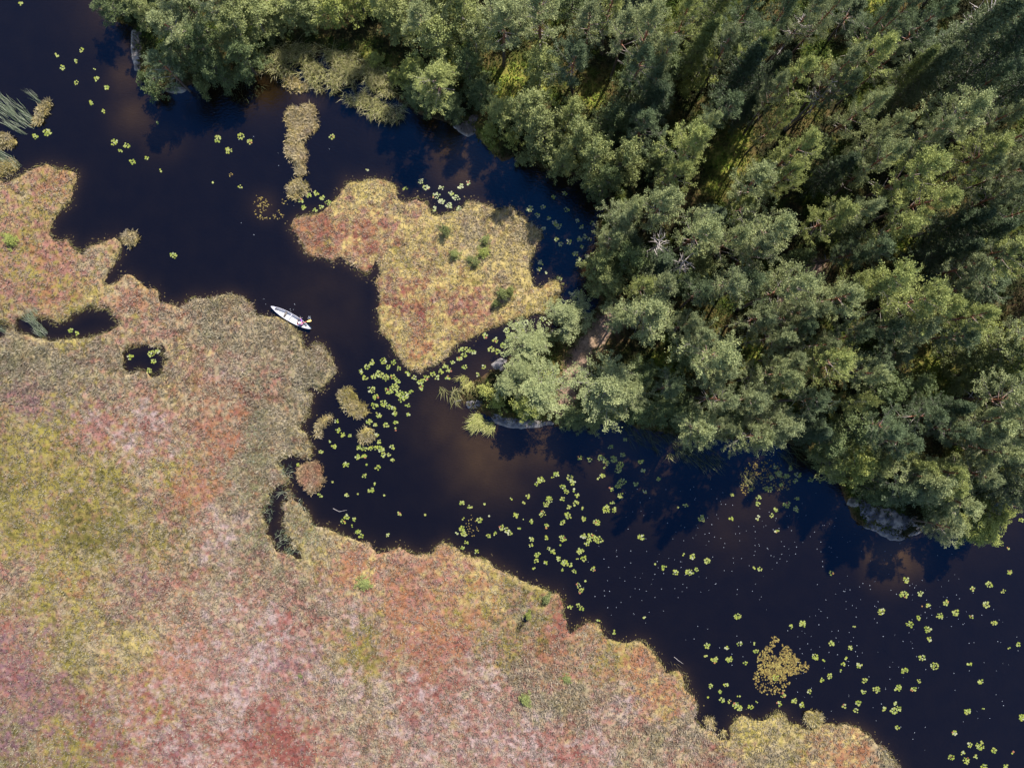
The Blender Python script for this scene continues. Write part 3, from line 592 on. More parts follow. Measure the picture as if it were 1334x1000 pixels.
def pine(seed, full=1.0, low=0.48, h=15.0, R=2.6):
    r = np.random.default_rng(seed); tb = br = TB(); cen = []; rad = []; dirs = []
    bx = r.normal(0, .25, 2); zz = np.linspace(0, h * 0.97, 9)
    tp = np.column_stack([bx[0] * np.sin(zz / h * 3), bx[1] * np.sin(zz / h * 2.4), zz]); tp -= tp[0] * np.array([1, 1, 0])
    tr = 0.17 * (1 - zz / h) ** 0.8 + 0.03
    f = smooth01(.25, .6, zz / h)[:, None]; tb.add(tp, tr, BARK_LO * (1 - f) + BARK_HI * f, 7)
    n = int(28 * full); lop = r.uniform(0, 6.28)
    for i in range(n):
        t = (i + r.random()) / n; z = h * (low + (0.97 - low) * t)
        b = np.array([np.interp(z, zz, tp[:, 0]), np.interp(z, zz, tp[:, 1]), z])
        az = i * 2.4 + r.normal(0, .45); prof = (1 - t) ** 0.8 * min(1, (t + .22) / .42) * 1.12
        L = R * prof * r.uniform(.45, 1.25) * (1 + 0.25 * math.cos(az - lop)) + 0.25
        el = 0.05 + 0.95 * t + r.normal(0, .12); d = np.array([math.cos(az) * math.cos(el), math.sin(az) * math.cos(el), math.sin(el)])
        pts = np.array([b + d * L * s + up * L * .16 * s * s for s in (0, .35, .7, 1)])
        br.add(pts, [.05 + .012 * L, .04, .025, .012], np.array([BARK_HI, GREY * .75, GREY * .7, GREY * .6]), 4)
        side = np.cross(d, up); side /= np.linalg.norm(side)
        for s in (.52, .72, .9, 1.03):
            q = b + d * L * s + up * L * .16 * s * s
            cen.append(q + r.normal(0, .1, 3)); rad.append(r.uniform(.24, .42)); dirs.append(d + up * .35 + r.normal(0, .25, 3))
        for k in range(3):
            s = r.uniform(.4, .9); q = b + d * L * s + up * L * .16 * s * s; sg = 1 if k % 2 else -1
            e = q + (side * sg * .8 + d * .6 + up * .15) * L * r.uniform(.22, .42)
            br.add([q, e], [.025, .01], GREY * .65, 3)
            cen.append(e); rad.append(r.uniform(.22, .38)); dirs.append(side * sg * .8 + d * .6 + up * .4)
            cen.append((q + 2 * e) / 3 + r.normal(0, .08, 3)); rad.append(r.uniform(.2, .32)); dirs.append(side * sg * .6 + d * .6 + up * .5)
    for i in range(7):            # dead lower limbs
        z = h * r.uniform(low - .16, low + .05); az = r.uniform(0, 6.28); L = r.uniform(.7, 1.7)
        d = np.array([math.cos(az), math.sin(az), r.uniform(-.1, .3)]); b = np.array([np.interp(z, zz, tp[:, 0]), np.interp(z, zz, tp[:, 1]), z])
        br.add([b, b + d * L * .5, b + d * L + up * r.uniform(-.2, .2)], [.035, .025, .01], GREY, 3)
    return tb.mesh('pine_trunk'), leaf_mesh('pine_crown', cen, rad, 00.8, 46, .17, .078, 2.4, PINE_A, PINE_B, r, dirs)

def spruce(seed, h=15.0, R=2.3):
    r = np.random.default_rng(seed); tb = br = TB(); cen = []; rad = []; dirs = []
    zz = np.linspace(0, h, 8); tb.add(np.column_stack([0 * zz, 0 * zz, zz]), 0.17 * (1 - zz / h) + .012, BARK_LO * .8, 6)
    z = h * .14; i = 0
    while z < h * .985:
        t = (z - h * .14) / (h * .86)
        for k in range(7):
            az = k * .898 + i * .5 + r.normal(0, .2); L = R * (1 - t) ** .8 * r.uniform(.6, 1.3) + .12
            d = np.array([math.cos(az), math.sin(az), 0]); dr = -.28 + .75 * t
            f = lambda s: np.array([0, 0, z]) + d * L * s + up * L * (dr * s + .22 * s * s)
            br.add([f(0), f(.5), f(1)], [.03, .02, .008], GREY * .6, 3)
            side = np.array([-d[1], d[0], 0])
            for s in np.arange(.25, 1.08, .15):
                w = L * .17 * (1.2 - s) + .05
                for sg in (-1, 0, 1):
                    cen.append(f(s) + side * sg * w + r.normal(0, .05, 3) - up * .05); rad.append(r.uniform(.13, .21)); dirs.append(d * .8 + side * sg * .4 - up * .1)
        z += .85 * (1 - .5 * t); i += 1
    return tb.mesh('spruce_trunk'), leaf_mesh('spruce_crown', cen, rad, .6, 9, .2, .075, 1.2, SPR_A, SPR_B, r, dirs)

def leafy(seed, h=10.0, R=2.5, low=.25, pale=False, nb=30, white=True):
    r = np.random.default_rng(seed); tb = br = TB(); cen = []; rad = []
    zz = np.linspace(0, h * .92, 7); bx = r.normal(0, .3, 2)
    tp = np.column_stack([bx[0] * np.sin(zz / h * 2.5), bx[1] * np.sin(zz / h * 2.1), zz])
    tb.add(tp, .12 * (1 - zz / h) + .02, (WHITEBARK if white else BARK_LO), 6)
    for i in range(nb):
        t = (i + r.random()) / nb; z = h * (low + (.95 - low) * t)
        b = np.array([np.interp(z, zz, tp[:, 0]), np.interp(z, zz, tp[:, 1]), z])
        az = i * 2.4 + r.normal(0, .5); L = R * math.sqrt(max(.06, 1 - (1.75 * t - .72) ** 2)) * r.uniform(.6, 1.15)
        el = .15 + .9 * t; d = np.array([math.cos(az) * math.cos(el), math.sin(az) * math.cos(el), math.sin(el)])
        br.add([b, b + d * L * .5, b + d * L], [.04, .025, .008], GREY * .6, 3)
        for s in (.45, .7, .95):
            for k in range(3):
                cen.append(b + d * L * s + r.normal(0, .27, 3) * (1 if k else .3)); rad.append(r.uniform(.24, .46))
    return tb.mesh('leafy_trunk'), leaf_mesh('leafy_crown', cen, rad, .8, 28, .17, .12, 1.7, DEC_A, DEC_B, r)

def bush(seed, h=2.2, R=1.2):
    r = np.random.default_rng(seed); tb = br = TB(); cen = []; rad = []
    tb.add([(0, 0, -.1), (0.03, 0, h * .45), (0, .04, h * .85)], [.05, .035, .01], BARK_LO, 5)
    for i in range(22):
        az = i * 2.4 + r.normal(0, .4); t = i / 22; b = np.array([0, 0, h * (.08 + .65 * t)]); L = R * (1 - t * .6) * r.uniform(.6, 1.1)
        d = np.array([math.cos(az), math.sin(az), .5 + t]); d /= np.linalg.norm(d)
        br.add([b, b + d * L], [.02, .006], BARK_LO, 3)
        for s in (.5, .8, 1): cen.append(b + d * L * s + r.normal(0, .1, 3)); rad.append(r.uniform(.17, .30))
    return tb.mesh('bush_stem'), leaf_mesh('bush_leaves', cen, rad, .8, 24, .13, .085, 1.5, DEC_A, DEC_B, r)

PR = {'P': [pine(s, f, lo) for s, f, lo in ((1, 1, .46), (2, .9, .5), (3, 1.15, .4), (4, 1, .48), (5, .85, .54), (6, 1.1, .44), (7, .95, .4))],
      'S': [spruce(s) for s in (21, 22, 23)],
      'B': [leafy(s) for s in (31, 32, 33, 34)],
      'D': [leafy(s, white=False, nb=34, low=.12) for s in (41, 42, 43)],
      'U': [bush(s) for s in (51, 52, 53)]}
DIM = {'P': (15.0, 2.6), 'S': (15.0, 2.3), 'B': (10.0, 2.5), 'D': (10.0, 2.5), 'U': (2.2, 1.2)}
NAMES = {'P': ('pine_tree', 'trunk', 'branches', 'crown'), 'S': ('spruce_tree', 'trunk', 'branches', 'crown'), 'B': ('birch_tree', 'trunk', 'branches', 'crown'), 'D': ('alder_tree', 'trunk', 'branches', 'crown'), 'U': ('shrub', 'stem', 'twigs', 'foliage')}
GROUPS = {'P': 'pines of the forest', 'S': 'spruces of the forest', 'B': 'birches along the forest shore', 'D': 'leafy trees of the forest', 'U': 'shrubs on the shores'}

# crown position in the photo, kind, radius in photo px, height in m, tone
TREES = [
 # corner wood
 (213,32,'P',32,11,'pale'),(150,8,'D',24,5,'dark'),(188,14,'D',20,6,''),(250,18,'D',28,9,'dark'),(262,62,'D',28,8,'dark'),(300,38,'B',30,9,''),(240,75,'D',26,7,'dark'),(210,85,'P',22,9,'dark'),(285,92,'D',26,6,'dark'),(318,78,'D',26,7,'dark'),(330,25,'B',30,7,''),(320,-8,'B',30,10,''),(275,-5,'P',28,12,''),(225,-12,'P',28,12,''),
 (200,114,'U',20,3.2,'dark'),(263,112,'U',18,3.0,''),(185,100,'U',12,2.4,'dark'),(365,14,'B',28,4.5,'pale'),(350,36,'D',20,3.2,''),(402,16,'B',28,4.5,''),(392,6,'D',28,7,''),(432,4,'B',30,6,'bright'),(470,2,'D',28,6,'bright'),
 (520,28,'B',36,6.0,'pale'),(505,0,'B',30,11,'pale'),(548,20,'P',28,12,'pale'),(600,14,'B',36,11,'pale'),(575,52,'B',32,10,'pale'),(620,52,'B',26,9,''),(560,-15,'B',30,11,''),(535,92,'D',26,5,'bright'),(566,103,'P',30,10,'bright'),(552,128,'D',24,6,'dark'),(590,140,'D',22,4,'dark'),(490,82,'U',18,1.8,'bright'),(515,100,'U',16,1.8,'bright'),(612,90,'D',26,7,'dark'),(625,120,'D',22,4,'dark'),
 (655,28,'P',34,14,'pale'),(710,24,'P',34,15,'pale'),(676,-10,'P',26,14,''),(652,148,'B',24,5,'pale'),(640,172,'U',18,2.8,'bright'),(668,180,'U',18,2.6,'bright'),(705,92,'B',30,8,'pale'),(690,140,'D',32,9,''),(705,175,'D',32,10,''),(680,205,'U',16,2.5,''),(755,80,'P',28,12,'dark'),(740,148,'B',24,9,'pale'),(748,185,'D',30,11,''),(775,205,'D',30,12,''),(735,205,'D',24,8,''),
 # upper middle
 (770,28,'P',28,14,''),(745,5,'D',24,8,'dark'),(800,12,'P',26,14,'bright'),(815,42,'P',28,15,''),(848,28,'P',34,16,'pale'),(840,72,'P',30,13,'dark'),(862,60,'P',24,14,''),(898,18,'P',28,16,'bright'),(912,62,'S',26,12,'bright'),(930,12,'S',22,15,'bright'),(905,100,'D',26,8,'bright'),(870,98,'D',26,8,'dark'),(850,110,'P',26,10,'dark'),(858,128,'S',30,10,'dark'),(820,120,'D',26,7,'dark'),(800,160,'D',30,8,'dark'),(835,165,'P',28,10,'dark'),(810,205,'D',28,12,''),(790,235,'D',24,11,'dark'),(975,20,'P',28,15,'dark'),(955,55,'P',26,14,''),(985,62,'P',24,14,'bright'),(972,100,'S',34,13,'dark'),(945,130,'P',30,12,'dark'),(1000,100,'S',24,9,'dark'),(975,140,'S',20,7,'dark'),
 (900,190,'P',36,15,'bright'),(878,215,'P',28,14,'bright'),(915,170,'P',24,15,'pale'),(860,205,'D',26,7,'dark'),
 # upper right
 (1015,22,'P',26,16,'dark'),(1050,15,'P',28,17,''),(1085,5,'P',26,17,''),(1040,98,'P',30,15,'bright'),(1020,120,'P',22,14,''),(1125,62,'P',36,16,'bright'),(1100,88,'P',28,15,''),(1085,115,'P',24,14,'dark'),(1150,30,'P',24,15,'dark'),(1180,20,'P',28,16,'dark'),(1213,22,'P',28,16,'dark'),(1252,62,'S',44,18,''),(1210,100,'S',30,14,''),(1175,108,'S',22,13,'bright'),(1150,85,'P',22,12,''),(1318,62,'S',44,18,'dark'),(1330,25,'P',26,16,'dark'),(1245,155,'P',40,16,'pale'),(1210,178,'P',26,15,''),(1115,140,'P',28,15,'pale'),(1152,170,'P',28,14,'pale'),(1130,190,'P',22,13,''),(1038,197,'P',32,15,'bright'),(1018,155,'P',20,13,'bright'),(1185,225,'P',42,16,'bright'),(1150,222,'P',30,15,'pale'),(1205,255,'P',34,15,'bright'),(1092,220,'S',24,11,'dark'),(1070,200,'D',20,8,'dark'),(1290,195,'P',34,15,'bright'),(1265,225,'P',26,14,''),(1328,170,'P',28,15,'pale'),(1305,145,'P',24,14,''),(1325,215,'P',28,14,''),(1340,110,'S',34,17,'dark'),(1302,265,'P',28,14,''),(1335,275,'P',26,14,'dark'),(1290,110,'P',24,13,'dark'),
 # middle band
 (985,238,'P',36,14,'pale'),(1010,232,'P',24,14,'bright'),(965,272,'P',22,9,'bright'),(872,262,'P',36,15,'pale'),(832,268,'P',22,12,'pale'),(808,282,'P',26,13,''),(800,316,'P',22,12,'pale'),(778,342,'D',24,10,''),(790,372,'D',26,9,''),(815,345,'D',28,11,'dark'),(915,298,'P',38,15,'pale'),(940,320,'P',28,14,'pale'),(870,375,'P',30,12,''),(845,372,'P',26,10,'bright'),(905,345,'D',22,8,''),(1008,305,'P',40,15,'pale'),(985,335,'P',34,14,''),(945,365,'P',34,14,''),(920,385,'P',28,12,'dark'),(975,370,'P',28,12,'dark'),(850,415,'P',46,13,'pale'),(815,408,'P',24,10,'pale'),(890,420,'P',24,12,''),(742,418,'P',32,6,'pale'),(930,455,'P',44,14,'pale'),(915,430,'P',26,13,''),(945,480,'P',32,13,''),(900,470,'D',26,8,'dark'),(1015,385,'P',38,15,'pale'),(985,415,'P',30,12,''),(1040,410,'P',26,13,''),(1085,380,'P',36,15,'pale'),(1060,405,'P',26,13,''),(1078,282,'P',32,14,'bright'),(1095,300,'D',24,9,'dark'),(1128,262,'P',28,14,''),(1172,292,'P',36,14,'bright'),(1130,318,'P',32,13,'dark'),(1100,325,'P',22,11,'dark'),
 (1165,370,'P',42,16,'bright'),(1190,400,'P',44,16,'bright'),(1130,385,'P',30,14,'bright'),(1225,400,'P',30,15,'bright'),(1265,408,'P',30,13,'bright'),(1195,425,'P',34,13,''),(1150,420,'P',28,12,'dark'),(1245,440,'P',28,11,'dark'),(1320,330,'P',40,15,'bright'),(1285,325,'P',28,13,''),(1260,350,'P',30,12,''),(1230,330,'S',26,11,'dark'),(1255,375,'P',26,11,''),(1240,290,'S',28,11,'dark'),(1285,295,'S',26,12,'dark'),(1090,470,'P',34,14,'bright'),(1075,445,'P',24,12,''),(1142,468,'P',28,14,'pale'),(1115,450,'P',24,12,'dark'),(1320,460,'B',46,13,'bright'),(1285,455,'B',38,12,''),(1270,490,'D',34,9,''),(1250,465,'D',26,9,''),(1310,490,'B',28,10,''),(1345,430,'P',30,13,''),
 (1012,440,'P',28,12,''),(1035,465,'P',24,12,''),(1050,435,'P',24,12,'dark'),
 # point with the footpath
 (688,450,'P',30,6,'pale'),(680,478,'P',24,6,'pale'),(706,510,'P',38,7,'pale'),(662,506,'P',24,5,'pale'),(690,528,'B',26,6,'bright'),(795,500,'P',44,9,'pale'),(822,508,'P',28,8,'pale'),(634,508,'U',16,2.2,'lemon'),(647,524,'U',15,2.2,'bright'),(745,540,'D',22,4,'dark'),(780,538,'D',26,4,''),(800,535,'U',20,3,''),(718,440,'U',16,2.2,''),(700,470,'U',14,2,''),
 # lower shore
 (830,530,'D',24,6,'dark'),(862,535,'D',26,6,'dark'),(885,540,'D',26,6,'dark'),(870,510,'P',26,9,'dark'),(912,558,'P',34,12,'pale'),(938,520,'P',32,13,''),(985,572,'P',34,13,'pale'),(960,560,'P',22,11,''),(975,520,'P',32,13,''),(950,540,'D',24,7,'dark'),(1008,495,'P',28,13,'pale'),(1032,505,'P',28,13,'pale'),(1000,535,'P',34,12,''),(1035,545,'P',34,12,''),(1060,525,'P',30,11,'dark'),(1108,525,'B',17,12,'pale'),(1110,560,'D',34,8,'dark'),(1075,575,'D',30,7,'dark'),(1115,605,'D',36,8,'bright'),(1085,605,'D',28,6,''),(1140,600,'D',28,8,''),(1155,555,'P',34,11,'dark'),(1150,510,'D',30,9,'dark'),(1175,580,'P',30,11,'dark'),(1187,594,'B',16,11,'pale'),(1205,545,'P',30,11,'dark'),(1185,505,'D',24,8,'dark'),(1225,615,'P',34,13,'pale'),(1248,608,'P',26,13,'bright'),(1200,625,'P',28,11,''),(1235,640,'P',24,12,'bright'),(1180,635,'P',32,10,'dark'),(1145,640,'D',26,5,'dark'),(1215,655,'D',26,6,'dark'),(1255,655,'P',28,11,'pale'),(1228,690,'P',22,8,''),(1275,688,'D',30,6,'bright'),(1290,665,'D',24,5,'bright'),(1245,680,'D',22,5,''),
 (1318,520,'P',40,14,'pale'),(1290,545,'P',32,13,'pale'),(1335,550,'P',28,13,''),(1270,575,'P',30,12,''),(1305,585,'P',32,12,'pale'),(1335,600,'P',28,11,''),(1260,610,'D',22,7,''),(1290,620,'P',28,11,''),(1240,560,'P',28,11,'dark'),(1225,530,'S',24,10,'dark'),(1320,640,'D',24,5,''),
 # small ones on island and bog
 (581,301,'U',11,1.8,''),(593,331,'U',10,1.3,'pale'),(633,313,'U',10,1.3,'pale'),(630,328,'U',12,1.0,'bright'),(620,342,'U',9,1.2,''),(655,383,'U',13,2.4,''),(664,380,'U',11,2.0,'pale'),(645,395,'U',8,1.4,''),(612,338,'U',8,.8,''),(474,760,'U',14,.9,'pale'),(684,911,'U',13,.9,'pale'),(14,312,'U',15,.9,'bright'),(689,801,'U',8,1.1,'bright'),(712,780,'U',10,.9,''),(391,880,'U',5,.5,''),(738,884,'U',10,.6,''),
]
TONE = {'': (.95, .97, 1.0), 'bright': (1.22, 1.22, .84), 'pale': (1.14, 1.15, 1.10), 'dark': (.52, .62, .66), 'lemon': (1.45, 1.38, 1.05)}  # the dark tone also puts the shade of canopy gaps into leaf colour
placed = []
def base_of(cx_, cy_, h, kind):
    hc = h * {'P': .8, 'S': .62, 'B': .62, 'D': .58, 'U': .5}[kind]
    return W(cx_, cy_, hc), (H - hc) / H
todo = []
for t in TREES:
    t = list(t)
    if t[2] in 'PS' and t[0] > 830 and t[1] < 600: t[4] = t[4] * 1.14 + .8; t[3] *= .88
    if t[2] == 'P' and t[0] > 780: t[3] *= .94
    (bx_, by_), k = base_of(t[0], t[1], t[4], t[2])
    todo.append([t[2], bx_, by_, t[3] / PPM * k, t[4], t[5], t[0], t[1], True])
# lower trees closing the gaps between the tall ones, and the wood just past the frame
pts = np.array([(a[1], a[2]) for a in todo if a[0] != 'U'])
tries = 0
extra = []
while tries < 5000 and len(extra) < 64:
    tries += 1
    x_ = random.uniform(-42, 60); y_ = random.uniform(-16, 47)
    if S_FOR(np.array([x_]), np.array([y_]))[0] < 1.4: continue
    if path_d(np.array([x_]), np.array([y_]))[0] < 1.0: continue
    if any((x_ - g[0] - q * .47) ** 2 + (y_ - g[1] - q * .88) ** 2 < (g[2] * 1.0 + 1.0) ** 2 for g in gl for q in (0, 3, 6)): continue
    if np.min((pts[:, 0] - x_) ** 2 + (pts[:, 1] - y_) ** 2) < 1.9 ** 2: continue
    pts = np.vstack([pts, [x_, y_]])
    out_ = x_ > 50 or y_ > 38
    k_ = random.choice('PPS' if out_ else 'PSSDD') if x_ > 8 else random.choice('DDB')
    h_ = random.uniform(11, 16) if out_ and x_ > 8 else random.uniform(4.5, 9.5)
    r_ = random.uniform(2.0, 2.8) if out_ else random.uniform(1.5, 2.3)
    hc = h_ * .7
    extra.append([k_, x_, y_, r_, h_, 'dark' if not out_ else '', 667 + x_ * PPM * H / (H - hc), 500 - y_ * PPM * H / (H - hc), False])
todo += extra

ORD = ['nearest', 'second nearest', 'third nearest', 'fourth nearest', 'fifth nearest', 'sixth nearest', 'seventh nearest', 'eighth nearest', 'ninth nearest', 'tenth nearest', 'eleventh nearest', 'twelfth nearest', 'thirteenth nearest', 'fourteenth nearest', 'fifteenth nearest', 'sixteenth nearest']
def assign_labels(items, marks, fmt):
    """items: [(desc, px, py)] -> labels that tell each one apart by its look, then by how near it stands to a landmark"""
    used = {}; out = [None] * len(items); byk = {}
    for i, (d, a, b) in enumerate(items):
        m = min(marks, key=lambda q: (q[1] - a) ** 2 + (q[2] - b) ** 2)
        byk.setdefault((d, m[0]), []).append(((m[1] - a) ** 2 + (m[2] - b) ** 2, i))
    for (d, m), L in byk.items():
        L.sort()
        for k, (_, i) in enumerate(L):
            out[i] = fmt(d, m, ORD[min(k, len(ORD) - 1)], len(L))
    return out
TM = [('the long pale corner rock', 180, 65), ('the reed fringe', 440, 90), ('the pinkish cove rock', 612, 162), ('the sandy footpath', 755, 465), ('the point slab', 675, 545), ('the shaded reed bay', 860, 565), ('the smooth rock shelf', 1165, 690),
      ('the long mossy glade', 945, 215), ('the two grey snags', 868, 330), ('the dark pool-side bank', 785, 260), ('the white dead tree', 1290, 15), ('the brown clearing', 1050, 365), ('the rightmost glade', 1210, 482), ('the reddish trail', 1320, 405),
      ('the lone round crown', 1110, 525), ('the top sunlit strip', 1133, 12), ('the big spruce', 1252, 62), ('the twin-trunk glade', 668, 105), ('the rightmost water', 1330, 650), ('the green gap', 985, 478), ('the upper dark hollow', 950, 110), ('the mid right dark hollow', 1250, 280),
      ('the cove top edge', 640, 0), ('the corner inlet', 240, 115)]
KW = {'P': 'pine', 'S': 'spruce', 'B': 'birch', 'D': 'leafy tree', 'U': 'shrub'}
def tdesc(t):
    kind, _, _, r, h, tone = t[:6]
    tw = {'': 'mid green', 'bright': 'bright green', 'pale': 'pale grey-green', 'dark': 'dark green', 'lemon': 'pale yellow-green'}[tone]
    sz = ('broad' if r > 2.6 else 'slender' if r < 1.7 else 'full') if kind != 'U' else ('low' if h < 1.5 else 'rounded')
    return f'{sz} {tw} {KW[kind]}'
small = [('the big island', 600, 350), ('the bog below the lake', 560, 850), ('the bog edge at far left', 14, 312)]
labs = assign_labels([(tdesc(t), t[6], t[7]) for t in todo], TM + [('the island centre', 610, 335), ('the open bog', 520, 830), ('the bog pools', 60, 330)],
    lambda d, m, o, n: f'{d} standing closest to {m}' if n == 1 else f'{d}, {o} to {m}')
for t, lb in zip(todo, labs):
    kind, bx_, by_, r_, h_, tone = t[:6]
    tr_, cr_ = random.choice(PR[kind]); nm = NAMES[kind]; hd, rd = DIM[kind]
    e = bpy.data.objects.new(nm[0], None); COL.objects.link(e); e.empty_display_size = .3
    sfv = S_FOR(np.array([bx_]), np.array([by_]))
    z_ = max(-0.3, float(floor_h(np.array([bx_]), np.array([by_]), sfv)[0])) if sfv[0] > -1 else 0.1
    e.location = (bx_, by_, z_ - .05); e.rotation_euler = (random.gauss(0, .03), random.gauss(0, .03), random.uniform(0, 6.28))
    e.scale = (r_ / rd * 1.06, r_ / rd * 1.06, h_ / hd)
    setp(e, lb, KW[kind] if kind != 'D' else 'tree', GROUPS[kind])
    link(nm[1], tr_, e); c_ = link(nm[3], cr_, e)
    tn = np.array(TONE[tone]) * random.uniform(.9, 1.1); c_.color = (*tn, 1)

# dead, leafless trees
def snag(px, py, h, R, label, lean=(0, 0), seed=1, tone=GREY):
    r = np.random.default_rng(seed); (bx_, by_) = W(px, py, h * .8)
    e = bpy.data.objects.new('dead_tree', None); COL.objects.link(e); e.location = (bx_, by_, .1); e.rotation_euler = (lean[0], lean[1], r.uniform(0, 6))
    setp(e, label, 'dead tree', 'leafless dead trees')
    tb = TB(); zz = np.linspace(0, h, 8); tb.add(np.column_stack([.15 * np.sin(zz), .1 * np.cos(zz * .7), zz]), .14 * (1 - zz / h) + .03, tone * .8, 6); link('trunk', tb.mesh('snag_trunk'), e)
    for i in range(15):
        b = TB(); t = r.uniform(.55, 1); z = h * t; az = i * 2.4; L = R * r.uniform(.5, 1.1) * (1.2 - .5 * t); el = r.uniform(.1, .8)
        d = np.array([math.cos(az) * math.cos(el), math.sin(az) * math.cos(el), math.sin(el)]); p0 = np.array([.15 * math.sin(z), .1 * math.cos(z * .7), z])
        k = r.normal(0, .18, 3); b.add([p0, p0 + d * L * .5 + k * .5, p0 + d * L + k], [.06, .045, .018], tone, 4); link('branch', b.mesh('snag_branch'), e)
        for q in range(3):
            p = p0 + d * L * r.uniform(.4, .9); f = d + r.normal(0, .7, 3); b2 = TB(); b2.add([p, p + f * L * .3], [.03, .01], tone, 3)
            link('twig', b2.mesh('snag_twig'), list(e.children)[-1] if False else [c for c in e.children if c.name.startswith('branch')][-1])
snag(1292, 14, 15, 2.6, 'bare white dead tree with forked branches at the top of the forest', seed=3, tone=GREY * 1.25)
snag(856, 318, 11, 1.9, 'grey tangled dead tree between pines, uppermost of two side by side', seed=4, tone=GREY * 1.1)
snag(886, 345, 11, 1.5, 'grey and reddish dead tree just below its tangled twin', seed=5)
snag(1072, 122, 14, 1.7, 'thin dead tree with pale forked limbs among bright pines', seed=6)
snag(1035, 42, 14, 1.6, 'dead tree with drooping limbs in the dark upper wood', seed=7, tone=GREY * .8)

# ------------------------------------------------------------------ lily pads
PADC = [lin(188, 198, 76) * .36, lin(200, 210, 116) * .36, lin(164, 182, 72) * .36, lin(190, 194, 100) * .36]
def pad_mesh(col, seed):
    r = random.Random(seed); n = 11; V = [(0, 0, .012)]; a0 = .28
    for i in range(n):
        a = a0 + (6.283 - 2 * a0) * i / (n - 1); q = 1 + r.uniform(-.06, .06)
        V.append((q * math.cos(a), q * .9 * math.sin(a), r.uniform(0.0, .05)))
    T = [(0, i, i + 1) for i in range(1, n)]
    c = np.tile(col, (len(V), 1)); c[1:] *= .88
    return mesh_np('lily_pad', np.array(V), tris=T, mat=M_PAD, col=c)
PADS = [pad_mesh(c, i) for i, c in enumerate(PADC * 2)]
PAD_PALE = [pad_mesh(c, 60 + i) for i, c in enumerate([lin(206, 214, 150) * .36, lin(214, 216, 168) * .36, lin(190, 204, 120) * .36])]
PAD_OR = [pad_mesh(lin(206, 150, 84) * .36, 40), pad_mesh(lin(196, 128, 92) * .36, 41)]
